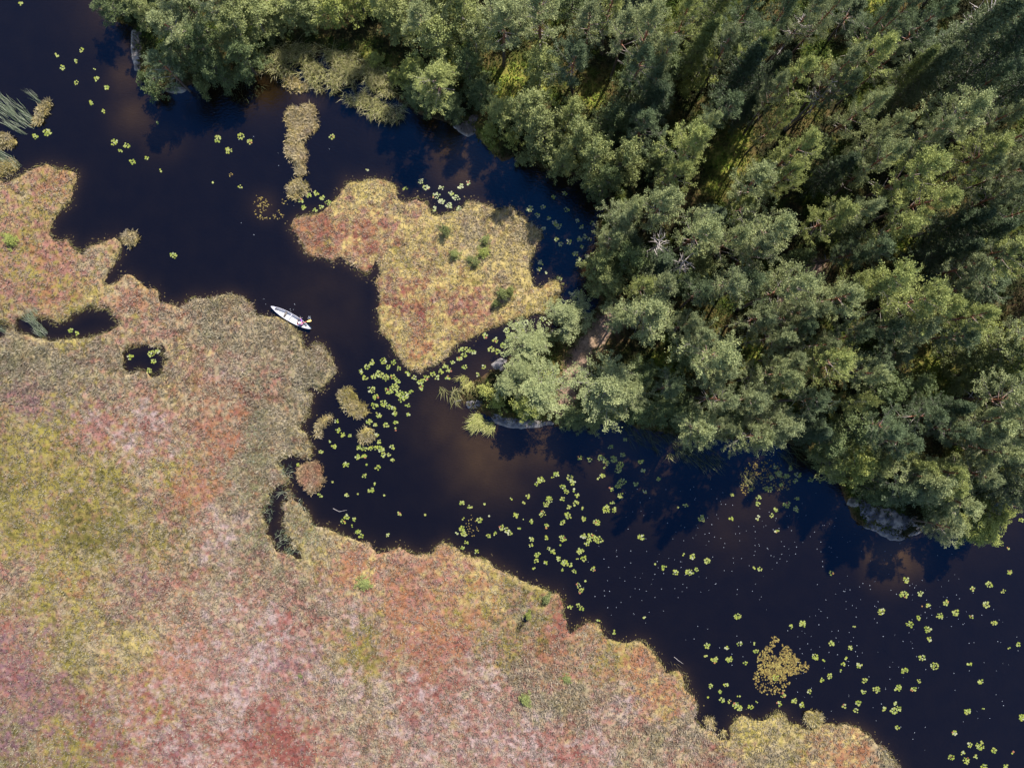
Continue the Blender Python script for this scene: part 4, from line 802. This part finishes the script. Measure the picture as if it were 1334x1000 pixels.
CL = """27,5,3 74,72,3 81,88,5 106,65,4 100,80,3 124,90,2 99,108,5 126,103,5 139,114,4 119,134,4 135,145,3 46,178,6 62,173,12 149,186,8 165,190,7 157,197,3 173,211,7 191,206,3 209,222,2 206,160,2 283,181,9 314,178,9 325,185,6 298,196,8 277,238,1 313,243,3
432,178,6 478,222,2 528,246,3 548,236,7 555,245,8 575,245,5 600,243,6 610,238,4 568,255,10 575,262,8 585,268,8 594,258,8 598,272,6 566,272,4 588,252,4 392,262,5 395,270,5 403,255,6 412,252,6 420,258,6 427,264,7 410,274,5 418,270,4
690,272,9 700,280,6 707,270,4 722,256,4 735,253,5 715,285,3 738,273,5 722,290,5 728,295,8 752,288,3 758,295,3 772,291,4 708,298,4 725,312,4 731,318,4 741,315,5 755,312,6 762,308,4 758,322,3 768,312,3 749,330,6 754,338,3 764,334,3 705,342,6 702,350,4 711,354,2 728,363,5 734,371,1 744,382,4 749,386,3 756,380,4 731,391,3 729,407,1 707,415,6 715,420,5 726,415,5 764,396,3 675,422,7 685,420,6 682,428,4
632,437,6 645,443,6 640,455,7 648,458,5 660,430,8 664,440,7 655,450,7 600,455,5 610,455,8 605,462,6 598,467,5 605,478,5 617,458,4 580,477,6 590,472,4 585,482,6 574,484,5 583,492,4 555,492,7 564,487,5 548,497,8 540,492,4 531,486,4 570,492,4 630,478,4 622,488,3
470,484,5 478,478,7 485,472,6 500,470,9 506,478,5 476,492,6 487,490,6 513,472,5 519,480,4 495,487,9 503,492,10 512,490,6 518,496,5 484,507,10 490,517,7 488,528,8 500,525,9 506,530,5 507,508,12 515,504,10 520,512,9 528,515,9 523,520,6 536,510,3 549,505,5 531,528,4 531,540,3 515,538,6 513,532,4 493,540,7 481,549,7 489,553,4 503,554,5 515,550,4 515,559,2 491,566,4 494,575,3 468,583,6 475,585,5 482,584,4 490,583,4 496,585,8 500,592,5 511,582,5 507,592,3 512,600,3 466,595,6 474,595,5 450,605,8 478,606,1 492,609,5 475,620,4 483,638,7 488,630,2 452,645,3 434,627,1 417,645,3 435,582,5 418,588,4 440,560,5 447,566,6 455,567,3 438,548,4 430,574,2 452,673,6 447,679,5 462,676,3 459,685,2 466,692,6 471,698,4 505,697,3 520,669,3 554,670,1 500,645,1 466,644,1
602,655,4 612,660,3 631,657,1 603,675,2 625,677,6 636,672,1 602,688,7 605,695,8 595,694,2 607,706,4 603,713,3 621,718,4 637,698,4 645,695,3 653,687,7 660,690,7 664,694,4 665,650,2 672,671,6 692,679,3 682,676,1 676,688,2 688,646,3 682,655,2 705,625,8 700,630,4 725,617,6 720,621,2 743,622,8 746,628,6 733,634,6 738,640,6 733,650,4 747,638,2 716,650,9 711,657,7 707,669,8 741,660,4 750,655,6 752,645,4 758,662,2 740,672,8 733,680,5 760,675,4 777,680,9 712,685,4 693,702,5 692,710,3 712,700,3 733,701,9 731,710,1 715,714,3 720,718,5 700,722,7 698,730,4 711,733,4 695,739,2 728,727,5 735,732,8 742,735,4 756,718,9 760,727,7 752,728,2 770,700,14 780,703,10 765,707,6 760,698,6 748,744,4 772,741,5 733,741,2
755,596,4 768,598,5 783,596,8 790,602,8 795,582,4 800,598,9 808,605,9 805,612,8 811,592,5 785,619,5 780,623,2 788,609,2 810,628,12 805,633,6 796,637,4 809,645,7 798,655,3 790,663,12 800,664,6 814,572,3 835,601,5 838,612,4 828,630,4 839,640,4 858,624,3 883,660,1 893,658,4 914,675,9 835,699,8 953,675,3 987,674,4 978,637,5 988,648,5 998,636,7 988,656,4 953,645,3 902,725,7 891,722,2 921,731,8 865,739,5 880,746,6 854,735,1 898,745,10 908,741,4 982,740,2 990,741,4
1005,622,5 1015,617,8 1025,620,8 1040,618,7 1035,626,5 1018,632,4 1003,637,5 1030,610,5 1010,608,5 1057,625,6 1062,608,3 1025,657,9 1037,663,7 1011,664,4 1005,671,4 1038,649,4 1012,691,3 1083,746,4 1313,714,2 1315,745,6 1316,660,5 1322,668,6 1330,677,5
763,756,1 753,762,5 757,769,6 743,790,4 753,788,3 758,792,4 780,808,2 800,823,3 839,804,2 921,841,7 920,854,2 931,859,8 950,858,8 963,838,6 947,843,3 961,802,9 982,838,2 985,848,4 971,863,3 925,893,5 946,892,4 938,900,3 941,911,5 922,907,1 950,913,3 958,918,9 963,922,5 978,920,6 985,914,2 962,906,2
1181,755,7 1177,774,12 1199,773,6 1148,796,9 1046,812,9 1031,816,3 1113,816,2 1083,838,6 1108,843,5 1062,855,9 1073,860,2 1081,880,6 1070,885,3 1098,865,3 1094,873,2 1119,866,7 1102,857,2 1055,900,4 1126,886,6 1125,901,5 1142,898,10 1118,915,6 1115,925,5 1100,919,3 1170,896,8 1190,897,6 1197,887,4 1152,923,3 1165,925,9 1171,922,6 1166,915,3 1169,947,4 1178,873,9 1201,856,8 1218,867,12 1208,819,8 1185,813,9 1211,832,4 1225,802,9 1233,785,7 1245,798,8 1210,788,4 1197,804,4 1202,789,1 1267,767,4 1288,761,8 1307,770,4 1285,787,8 1265,803,4 1295,811,6 1327,839,4 1315,844,2 1263,865,3 1277,887,6 1260,926,8 1280,923,2 1243,954,6 1277,971,14 1263,970,6 1239,986,8 1254,980,4 1259,990,10 1295,977,6 1271,985,3 1282,998,8 1310,998,6 1332,934,9 1320,980,2 1015,916,6 1035,912,7 1045,918,6 1010,882,8 1020,905,6
170,465,7 197,460,9 205,458,5 200,470,6 194,482,7 92,430,4 100,434,3 226,333,8 388,606,3"""
spots = []
for tok in CL.split():
    a, b, c = tok.split(','); spots.append([float(a), float(b), int(c)])
# neighbouring leaves belong to one plant: join until every plant stands at least 1 m from the next
groups = [[s] for s in spots]
def cent(g): w = sum(s[2] for s in g); return sum(s[0] * s[2] for s in g) / w, sum(s[1] * s[2] for s in g) / w
while True:
    C = np.array([cent(g) for g in groups]); D = np.hypot(C[:, None, 0] - C[None, :, 0], C[:, None, 1] - C[None, :, 1]); np.fill_diagonal(D, 1e9)
    i, j = np.unravel_index(np.argmin(D), D.shape)
    lone = [k for k, g in enumerate(groups) if sum(s[2] for s in g) == 1]
    if D[i, j] < 10.5: pass
    elif lone and D[lone[0]].min() < 40: i = lone[0]; j = int(np.argmin(D[i]))
    elif lone: groups[lone[0]][0][2] = 2; continue
    else: break
    i, j = min(i, j), max(i, j); groups[i] += groups[j]; del groups[j]
LM = [('the corner reed islet', 45, 155), ('the white canoe', 380, 414), ('the sedge column islet', 392, 180), ('the yellow moss islet', 383, 108), ('the yellowish grass islet', 390, 245), ('the island north bay', 575, 262), ('the shaded island inlet', 740, 300), ('the island hook', 730, 380),
      ('the island south shore', 600, 455), ('the point pines', 660, 450), ('the oval grass islet', 460, 525), ('the round hummock', 477, 567), ('the squarish red islet', 405, 620), ('the bog creek mouth', 455, 690), ('the bog headland', 580, 705), ('the island south tip', 530, 500),
      ('the point slab', 690, 550), ('the shaded reed bay', 850, 580), ('the widest pad raft', 773, 702), ('the mid channel', 890, 690), ('the rock shelf bay', 1030, 620), ('the smooth rock shelf', 1165, 695), ('the brown weed bed', 1010, 865), ('the bog inlet', 945, 940), ('the bog tip islet', 1060, 938), ('the bog tip', 1160, 985),
      ('the rightmost water', 1325, 700), ('the lower right corner', 1300, 985), ('the round bog pool', 188, 468), ('the long bog pool', 95, 425), ('the corner rock', 180, 70), ('the lower open water', 1200, 840), ('the ragged bog bay', 755, 795), ('the bog spit', 170, 312), ('the upper corner water', 90, 80), ('the lower channel pads', 740, 735), ('the shaded corner bay', 300, 185), ('the upper midstream', 740, 640)]
NW = {2: 'pair', 3: 'trio', 4: 'four', 5: 'five', 6: 'six', 7: 'seven', 8: 'eight', 9: 'nine', 10: 'ten', 11: 'eleven', 12: 'twelve', 13: 'thirteen', 14: 'fourteen', 15: 'fifteen', 16: 'sixteen', 17: 'seventeen', 18: 'eighteen', 19: 'nineteen', 20: 'twenty'}
plants = []
for g in groups:
    c = cent(g); pads = []
    for sx, sy, n in g:
        n = max(int(n * 1.2 + .5), 1); k = 0; tr_ = 0; R = 1.12 * math.sqrt(n)
        own = []
        while k < n and tr_ < 400:
            tr_ += 1; a = random.uniform(0, 6.28); r_ = R * math.sqrt(random.random()) * (1 + tr_ / 250)
            u, v = sx + r_ * math.cos(a) * 1.1, sy + r_ * math.sin(a)
            if all((u - p) ** 2 + (v - q) ** 2 > 1.8 ** 2 for p, q in pads):
                wx, wy = W(u, v)
                if max(S_BOG(np.array([wx]), np.array([wy]))[0], S_ISL(np.array([wx]), np.array([wy]))[0]) > 0.05: continue
                pads.append((u, v)); k += 1
    if not pads: continue
    plants.append((c, pads))
lbl = []
orange = []
for c, pads in plants:
    n = len(pads); o_ = [random.random() < .022 for _ in pads]; orange.append(o_)
    nw = NW.get(n, 'more than twenty')
    d = {2: 'pair of floating lily pads', 3: 'trio of floating lily pads'}.get(n, f'clump of {nw} lily pads')
    if any(o_): d += ', one orange'
    lbl.append((d, c[0], c[1]))
labs = assign_labels(lbl, LM, lambda d, m, o, n: f'{d} near {m}' if n == 1 else f'{d}, {o} to {m}')
print('lily plants', len(plants), 'pads', sum(len(p[1]) for p in plants), 'trees', len(todo))
for (c, pads), o_, lb in zip(plants, orange, labs):
    cxw, cyw = W(*c)
    own = (PAD_PALE * 2 + PADS[:1]) if 540 < c[0] < 775 and 230 < c[1] < 440 else PADS[:4] * 2 + random.sample(PAD_PALE, 1)
    e = bpy.data.objects.new('lily_pad_clump', None); COL.objects.link(e); e.location = (cxw, cyw, 0); e.empty_display_size = .2
    setp(e, lb, 'lily pads', 'lily pad clumps on the lake')
    for k, ((u, v), isor) in enumerate(zip(pads, o_)):
        wx, wy = W(u, v); p = link('lily_pad', random.choice(PAD_OR if isor else own), e)
        p.location = (wx - cxw, wy - cyw, .008 + .004 * (k % 5)); s_ = random.uniform(.07, .142); p.scale = (s_, s_, s_); p.rotation_euler = (random.gauss(0, .05), random.gauss(0, .05), random.uniform(0, 6.28))
        if isor: p['label'] = 'orange-brown fading pad'

# ------------------------------------------------------------------ floating weed and specks (uncountable)
def flecks(name, spots, label, size, cols, z=.01, mat=M_WEED):
    X = []; Y = []
    for px, py, rx, ry, n in spots:
        a, b = ell(px, py, rx, ry, n); k = NZ[4].fbm(a, b, 1.2, 3) > -.16 if mat is M_WEED else np.ones(len(a), bool); X.append(a[k]); Y.append(b[k])
    x = np.concatenate(X); y = np.concatenate(Y); n = len(x)
    land = np.maximum(np.maximum(S_BOG(x, y), S_ISL(x, y)), S_FOR(x, y)); k = land < (-.02 if 'moss' in name else -.3); x, y = x[k], y[k]; n = len(x)
    s = rng.uniform(*size, n); an = rng.uniform(0, 6.28, n)[:, None] + np.array([0, 1.1, 2.0, 3.1, 4.2, 5.2])[None]
    v = np.stack([x[:, None] + s[:, None] * np.cos(an) * rng.uniform(.6, 1.1, (n, 6)), y[:, None] + s[:, None] * np.sin(an) * rng.uniform(.6, 1.1, (n, 6)), np.full((n, 6), z) + rng.uniform(0, .012, (n, 1))], 2).reshape(-1, 3)
    b = np.arange(n) * 6; q = np.vstack([np.column_stack([b, b + 1, b + 2, b + 3]), np.column_stack([b, b + 3, b + 4, b + 5])])
    c = np.array([lin(*k_) for k_ in cols]) * .36
    setp(link(name, mesh_np(name, v, quads=q, mat=mat, col=np.repeat(c[rng.integers(0, len(c), n)] * rng.uniform(.7, 1.2, (n, 1)), 6, axis=0))), label, None, None, 'stuff')
BR = [(176,150,74), (150,128,66), (186,168,92), (128,106,58)]
flecks('floating_weed', [(1012,862,26,24,640),(1030,868,24,12,230),(1005,885,24,20,200),(1008,840,8,12,60)], 'brownish yellow bed of floating weed off the bog tip', (.07, .13), BR)
flecks('floating_weed', [(345,275,14,12,80),(338,264,10,10,36),(362,280,8,6,20),(372,262,5,5,12),(304,228,6,3,6)], 'thin brown floating weed near the grass islets', (.05, .10), BR)
flecks('floating_weed', [(995,612,26,14,130),(1012,628,22,12,70),(975,635,10,12,40)], 'yellowish weed floating in the rock shelf bay', (.06, .11), BR)
flecks('floating_weed', [(1325,650,10,18,90)], 'reddish brown weed at the water on the right edge', (.06, .11), [(170,130,80), (150,112,76)])
flecks('floating_weed', [(616,684,9,14,34)], 'small brown weed patch off the bog headland', (.05, .09), BR)
flecks('drowned_moss', [(a, b, 9, 9, 7) for a, b in BOG + ISLAND if 0 < a < 1200 and 200 < b < 1000], 'drowned brown moss and litter along the bog edge', (.03, .09), [(120,100,60),(150,130,80),(92,76,50)], .004)
flecks('floating_specks', [(900,700,130,80,90),(1050,760,220,120,150),(1180,860,150,120,110),(780,780,80,50,30),(380,200,200,120,16),(1040,700,80,30,40)], 'tiny pale specks drifting on the open water', (.022, .046), [(200,206,216)], .006, M_FOAM)

# ------------------------------------------------------------------ canoe, paddler, paddle, sticks
M_HULL = plain_mat('canoe_white', (.46, .45, .46), .35, 3.0, .05, .5)
M_DECK = plain_mat('canoe_grey', (.36, .35, .40), .4, 3.0, .08, .5)
M_SEAT = plain_mat('seat_dark', (.10, .085, .075), .7)
bow = np.array(W(354.8, 399.6)); stern = np.array(W(405.6, 428.6)); CL_ = np.linalg.norm(stern - bow); ca = math.atan2(*(bow - stern)[::-1])
canoe = bpy.data.objects.new('canoe', None); COL.objects.link(canoe); canoe.location = (*(0.5 * (bow + stern)), -.02); canoe.rotation_euler = (0, 0, ca)
setp(canoe, 'white open canoe drifting at the bog shore', 'canoe')
def half(t): return 0.415 * (1 - abs(t) ** 2.2) ** .85 + .012
def sheer(t): return .36 + .16 * abs(t) ** 3
def hull(inner):
    V = []; Q = []; n = 29; m = 13; o = .03 if inner else 0
    for i in range(n):
        t = -1 + 2 * i / (n - 1); w = max(half(t) - o, .004); h = sheer(t); x_ = t * (CL_ / 2 - o * 1.5)
        for k in range(m):
            a = math.pi * k / (m - 1); s = -math.cos(a); d = math.sin(a) ** .55
            V.append((x_, w * s * (1 if True else 1), h - (h - o - .02) * d))
    for i in range(n - 1):
        for k in range(m - 1):
            a = i * m + k; q = (a, a + 1, a + m + 1, a + m); Q.append(q if inner else q[::-1])
    return np.array(V), np.array(Q)
vo, qo = hull(False); vi, qi = hull(True); nv = len(vo); m = 13; n = 29
rimq = []
for i in range(n - 1):
    for k in (0, m - 1): a = i * m + k; rimq.append((a, a + m, a + m + nv, a + nv))
link('hull', mesh_np('canoe_hull', np.vstack([vo, vi]), quads=np.vstack([qo, qi + nv, rimq]), mat=M_HULL, smooth=True), canoe)
for s in (-1, 1):
    tb = TB(); ts = np.linspace(-1, 1, 29); tb.add(np.column_stack([ts * CL_ / 2, s * np.array([half(t) for t in ts]), [sheer(t) + .012 for t in ts]]), np.full(29, .024), lin(150, 140, 160) * .8, 5)
    link('gunwale', tb.mesh('canoe_gunwale', M_DECK), canoe)
def boxm(name, sx, sy, sz, mat, bevel=.01):
    v = np.array([(a * sx / 2, b * sy / 2, c * sz / 2) for a in (-1, 1) for b in (-1, 1) for c in (-1, 1)])
    q = [(0, 1, 3, 2), (4, 6, 7, 5), (0, 4, 5, 1), (2, 3, 7, 6), (0, 2, 6, 4), (1, 5, 7, 3)]
    return mesh_np(name, v, quads=q, mat=mat)
def deck(sg):
    ts = np.linspace(.80, .985, 6) * sg; V = []
    for t in ts: V += [(t * CL_ / 2, -half(t) + .01, sheer(t) + .004), (t * CL_ / 2, 0, sheer(t) + .035), (t * CL_ / 2, half(t) - .01, sheer(t) + .004)]
    Q = [(i * 3 + k, i * 3 + k + 1, i * 3 + k + 4, i * 3 + k + 3) for i in range(5) for k in (0, 1)]
    return mesh_np('canoe_deck', np.array(V), quads=Q, mat=M_DECK, smooth=True)
link('deck', deck(1), canoe); link('deck', deck(-1), canoe)
tx = lambda px, py: (np.array(W(px, py)) - 0.5 * (bow + stern)) @ np.array([[math.cos(ca), -math.sin(ca)], [math.sin(ca), math.cos(ca)]])
sx = tx(372.5, 409.5)[0]
b_ = link('seat', boxm('canoe_seat', .20, .68, .03, M_SEAT), canoe); b_.location = (sx, 0, .27)
b_ = link('thwart', boxm('canoe_thwart', .07, .79, .03, M_DECK), canoe); b_.location = (.1, 0, .345)
px_ = tx(394.5, 421.5)[0]
b_ = link('seat', boxm('canoe_seat', .22, .66, .03, M_SEAT), canoe); b_.location = (px_, 0, .26)

# person sitting in the stern, paddling on the side away from the bog (built in canoe axes, then placed)
M_SKIN = plain_mat('skin', (.45, .27, .19), .55); M_SHIRT = plain_mat('shirt_violet', (.20, .07, .30), .8); M_VEST = plain_mat('vest_pink', (.62, .22, .42), .7); M_TROU = plain_mat('trousers_dark', (.05, .045, .06), .85); M_HAIR = plain_mat('hair_brown', (.12, .07, .04), .7); M_CAP = plain_mat('cap_pale', (.66, .60, .64), .8)
def skin(name, verts, edges, radii, mat, parent, sub=2):
    me = bpy.data.meshes.new(name); me.from_pydata(verts, edges, []); me.materials.append(mat)
    sk = me.attributes.get('x'); o = link(name, me, parent)
    md = o.modifiers.new('skin', 'SKIN'); md.use_smooth_shade = True
    if not me.skin_vertices: me.attributes.new('skin', 'FLOAT', 'POINT')
    for i, r in enumerate(radii): me.skin_vertices[0].data[i].radius = (r, r)
    me.skin_vertices[0].data[0].use_root = True
    s2 = o.modifiers.new('sub', 'SUBSURF'); s2.levels = sub; s2.render_levels = sub
    return o
def tubebody(name, chains, mat, parent, sides=10):
    """one closed, tapered surface per chain, joined where limbs meet"""
    tb = TB()
    for p, r in chains:
        p = [np.array(q, float) for q in p]
        d0 = p[0] - p[1]; d0 /= np.linalg.norm(d0); d1 = p[-1] - p[-2]; d1 /= np.linalg.norm(d1)
        P = [p[0] + d0 * r[0] * .8] + [p[0] + d0 * r[0] * .5] + p + [p[-1] + d1 * r[-1] * .5] + [p[-1] + d1 * r[-1] * .8]
        R = [.003, r[0] * .8] + list(r) + [r[-1] * .8, .003]
        tb.add(P, R, (1, 1, 1), sides)
    return link(name, tb.mesh(name, mat), parent)
ps = bpy.data.objects.new('person', None); COL.objects.link(ps)
cm = Matrix.Translation(Vector((*(0.5 * (bow + stern)), -.02))) @ Matrix.Rotation(ca, 4, 'Z')
ps.matrix_world = cm @ Matrix.Translation(Vector((px_, 0, .275)))
setp(ps, 'paddler in violet and pink clothes seated in the canoe stern', 'person')
S = -1   # paddle side in canoe axes: bow is +x, so -y is the paddler's right
hipz = .1
HANDS = ((.42, S * .52, .34), (.30, S * .10, .62))
def bodychains():
    c = []
    c.append(([(0, 0, hipz), (-.01, 0, .25), (.03, 0, .42), (.05, 0, .50)], [.15, .14, .16, .11]))
    c.append(([(.05, 0, .52), (.07, 0, .60)], [.058, .055]))
    for sg in (-1, 1):
        c.append(([(0, sg * .09, hipz), (.42, sg * .13, .16), (.50, sg * .13, .12), (.62, sg * .12, -.19)], [.085, .07, .06, .045]))
        c.append(([(.62, sg * .12, -.20), (.78, sg * .12, -.21)], [.045, .035]))
    return c
# skin modifier body: continuous figure, pelvis is the root
bv = [(0,0,hipz),(-.01,0,.24),(.03,0,.42),(.05,0,.51),(.07,0,.60),(.085,0,.70),(.09,0,.78),
      (.04,.17,.48),(.14,.30,.30),(.22,S*.02+.10,.50),(.04,-.17,.48),(.16,-.34,.28),(.40,-.50,.34),
      (.02,.10,hipz),(.42,.13,.17),(.58,.12,-.17),(.76,.12,-.20),(.02,-.10,hipz),(.42,-.13,.17),(.58,-.12,-.17),(.76,-.12,-.20)]
be = [(0,1),(1,2),(2,3),(3,4),(4,5),(5,6),(3,7),(7,8),(8,9),(3,10),(10,11),(11,12),(0,13),(13,14),(14,15),(15,16),(0,17),(17,18),(18,19),(19,20)]
brd = [.15,.135,.16,.10,.055,.10,.085,.07,.048,.035,.07,.048,.035,.10,.07,.05,.04,.10,.07,.05,.04]
def build_skin(name, v, e, r, mat, parent):
    import bmesh
    bm = bmesh.new(); lay = bm.verts.layers.skin.verify(); bv_ = [bm.verts.new(c) for c in v]
    for a, b in e: bm.edges.new((bv_[a], bv_[b]))
    for i, q in enumerate(r): bv_[i][lay].radius = (q, q)
    bv_[0][lay].use_root = True
    me = bpy.data.meshes.new(name); bm.to_mesh(me); bm.free(); me.materials.append(mat)
    o = link(name, me, parent); md = o.modifiers.new('skin', 'SKIN'); md.use_smooth_shade = True
    s2 = o.modifiers.new('sub', 'SUBSURF'); s2.levels = 2; s2.render_levels = 2
    dg = bpy.context.evaluated_depsgraph_get(); me2 = bpy.data.meshes.new_from_object(o.evaluated_get(dg)); o.modifiers.clear(); o.data = me2
    return o
build_skin('body', bv, be, brd, M_SKIN, ps)
build_skin('shirt', [bv[0], bv[1], bv[2], bv[3], bv[7], bv[8], (.20,.11,.47), bv[10], bv[11], (.34,-.46,.325)], [(0,1),(1,2),(2,3),(3,4),(4,5),(5,6),(3,7),(7,8),(8,9)], [.155,.15,.175,.115,.085,.062,.05,.085,.062,.05], M_SHIRT, ps)
build_skin('vest', [(0,0,.16),(-.01,0,.25),(.03,0,.42),(.045,0,.49)], [(0,1),(1,2),(2,3)], [.17,.175,.195,.13], M_VEST, ps)
build_skin('trousers', [bv[0], bv[13], bv[14], bv[15], bv[17], bv[18], bv[19]], [(0,1),(1,2),(2,3),(0,4),(4,5),(5,6)], [.16,.115,.085,.062,.115,.085,.062], M_TROU, ps)
def blob(name, c, r, mat, parent, n=10):
    V = []; Q = []
    for i in range(n + 1):
        a = math.pi * i / n
        for k in range(12):
            b = 2 * math.pi * k / 12; V.append((c[0] + r[0] * math.sin(a) * math.cos(b), c[1] + r[1] * math.sin(a) * math.sin(b), c[2] + r[2] * math.cos(a)))
    for i in range(n):
        for k in range(12): Q.append((i * 12 + k, (i + 1) * 12 + k, (i + 1) * 12 + (k + 1) % 12, i * 12 + (k + 1) % 12))
    return link(name, mesh_np(name, np.array(V), quads=Q, mat=mat, smooth=True), parent)
blob('hair', (.07, 0, .755), (.115, .105, .10), M_HAIR, ps)
blob('cap', (.095, 0, .80), (.125, .115, .075), M_CAP, ps)
blob('nose', (.195, 0, .715), (.022, .016, .022), M_SKIN, ps, 6)
for sg in (-1, 1): blob('ear', (.085, sg * .104, .72), (.022, .012, .032), M_SKIN, ps, 6); blob('eye', (.176, sg * .036, .738), (.010, .012, .008), M_TROU, ps, 6)
for hc_, nm_ in (((.23, .10, .50), 1), ((.41, -.505, .34), 2)):
    for f in range(5):
        a = f * .02 - .04; tb = TB(); p0 = np.array(hc_)
        tb.add([p0 + (0, 0, a), p0 + (.035, -.012, a), p0 + (.045, -.045, a), p0 + (.02, -.055, a)], [.011, .010, .009, .006], (1, 1, 1), 5); link('finger', tb.mesh('finger', M_SKIN), ps)
# paddle
M_BLADE = plain_mat('paddle_yellow', (.75, .55, .16), .5); M_SHAFT = plain_mat('paddle_red', (.62, .14, .06), .5)
A = cm @ Matrix.Translation(Vector((px_, 0, .275)))
top_ = Vector((.21, .14, .50)); low_ = Vector((.44, -.53, .34))
pd = bpy.data.objects.new('paddle', None); COL.objects.link(pd)
bl = Vector((*W(405.5, 417.6), .02)); bl_l = A.inverted() @ bl
t0 = A @ top_; ax = (bl - t0); Lp = ax.length; ax.normalize()
pd.location = t0; pd.rotation_euler = ax.to_track_quat('X', 'Z').to_euler()
setp(pd, 'paddle with red shaft and yellow blade held by the canoeist', 'paddle')
tb = TB(); tb.add([(-.05, 0, 0), (Lp - .50, 0, 0)], [.020, .020], (1, 1, 1), 7); link('shaft', tb.mesh('paddle_shaft', M_SHAFT), pd)
tb = TB(); tb.add([(-.06, -.06, 0), (-.06, .06, 0)], [.02, .02], (1, 1, 1), 6); link('grip', tb.mesh('paddle_grip', M_SHAFT), pd)
pv = []; prof = [(0, .022), (.1, .07), (.25, .11), (.42, .115), (.5, .08), (.53, .02)]
for u, w in prof: pv += [(Lp - .52 + u, -w, 0), (Lp - .52 + u, -w * .4, .012), (Lp - .52 + u, w * .4, .012), (Lp - .52 + u, w, 0), (Lp - .52 + u, w * .4, -.012), (Lp - .52 + u, -w * .4, -.012)]
pq = [(i * 6 + k, i * 6 + (k + 1) % 6, (i + 1) * 6 + (k + 1) % 6, (i + 1) * 6 + k) for i in range(5) for k in range(6)]
link('blade', mesh_np('paddle_blade', np.array(pv), quads=pq, mat=M_BLADE, smooth=True), pd)
flecks('paddle_splash', [(403,414,2.5,2.5,14),(392,414,2,2,5),(380,403,4,3,3),(383,397,2,2,2),(352,392,10,6,3)], 'droplets and foam splashed by the paddle', (.02, .05), [(200,206,216)], .02, M_FOAM)

def stick(p, rad, label):
    P = [(*W(a, b), z) for a, b, z in p]; tb = TB(); tb.add(P, [rad, rad * .8, rad * .4], GREY * .8, 5); setp(link('stick', tb.mesh('stick')), label, 'stick', 'sticks in the shallows')
stick([(434,662,.02),(442,666,.06),(452,664,.02)], .035, 'pale forked stick at the bog creek mouth')
stick([(878,855,.02),(884,860,.04),(890,864,.02)], .035, 'pale stick in the drowned grass off the lower bog')
stick([(592,523,.03),(604,520,.08),(612,516,.12)], .06, 'short log off the tip of the sandy point')
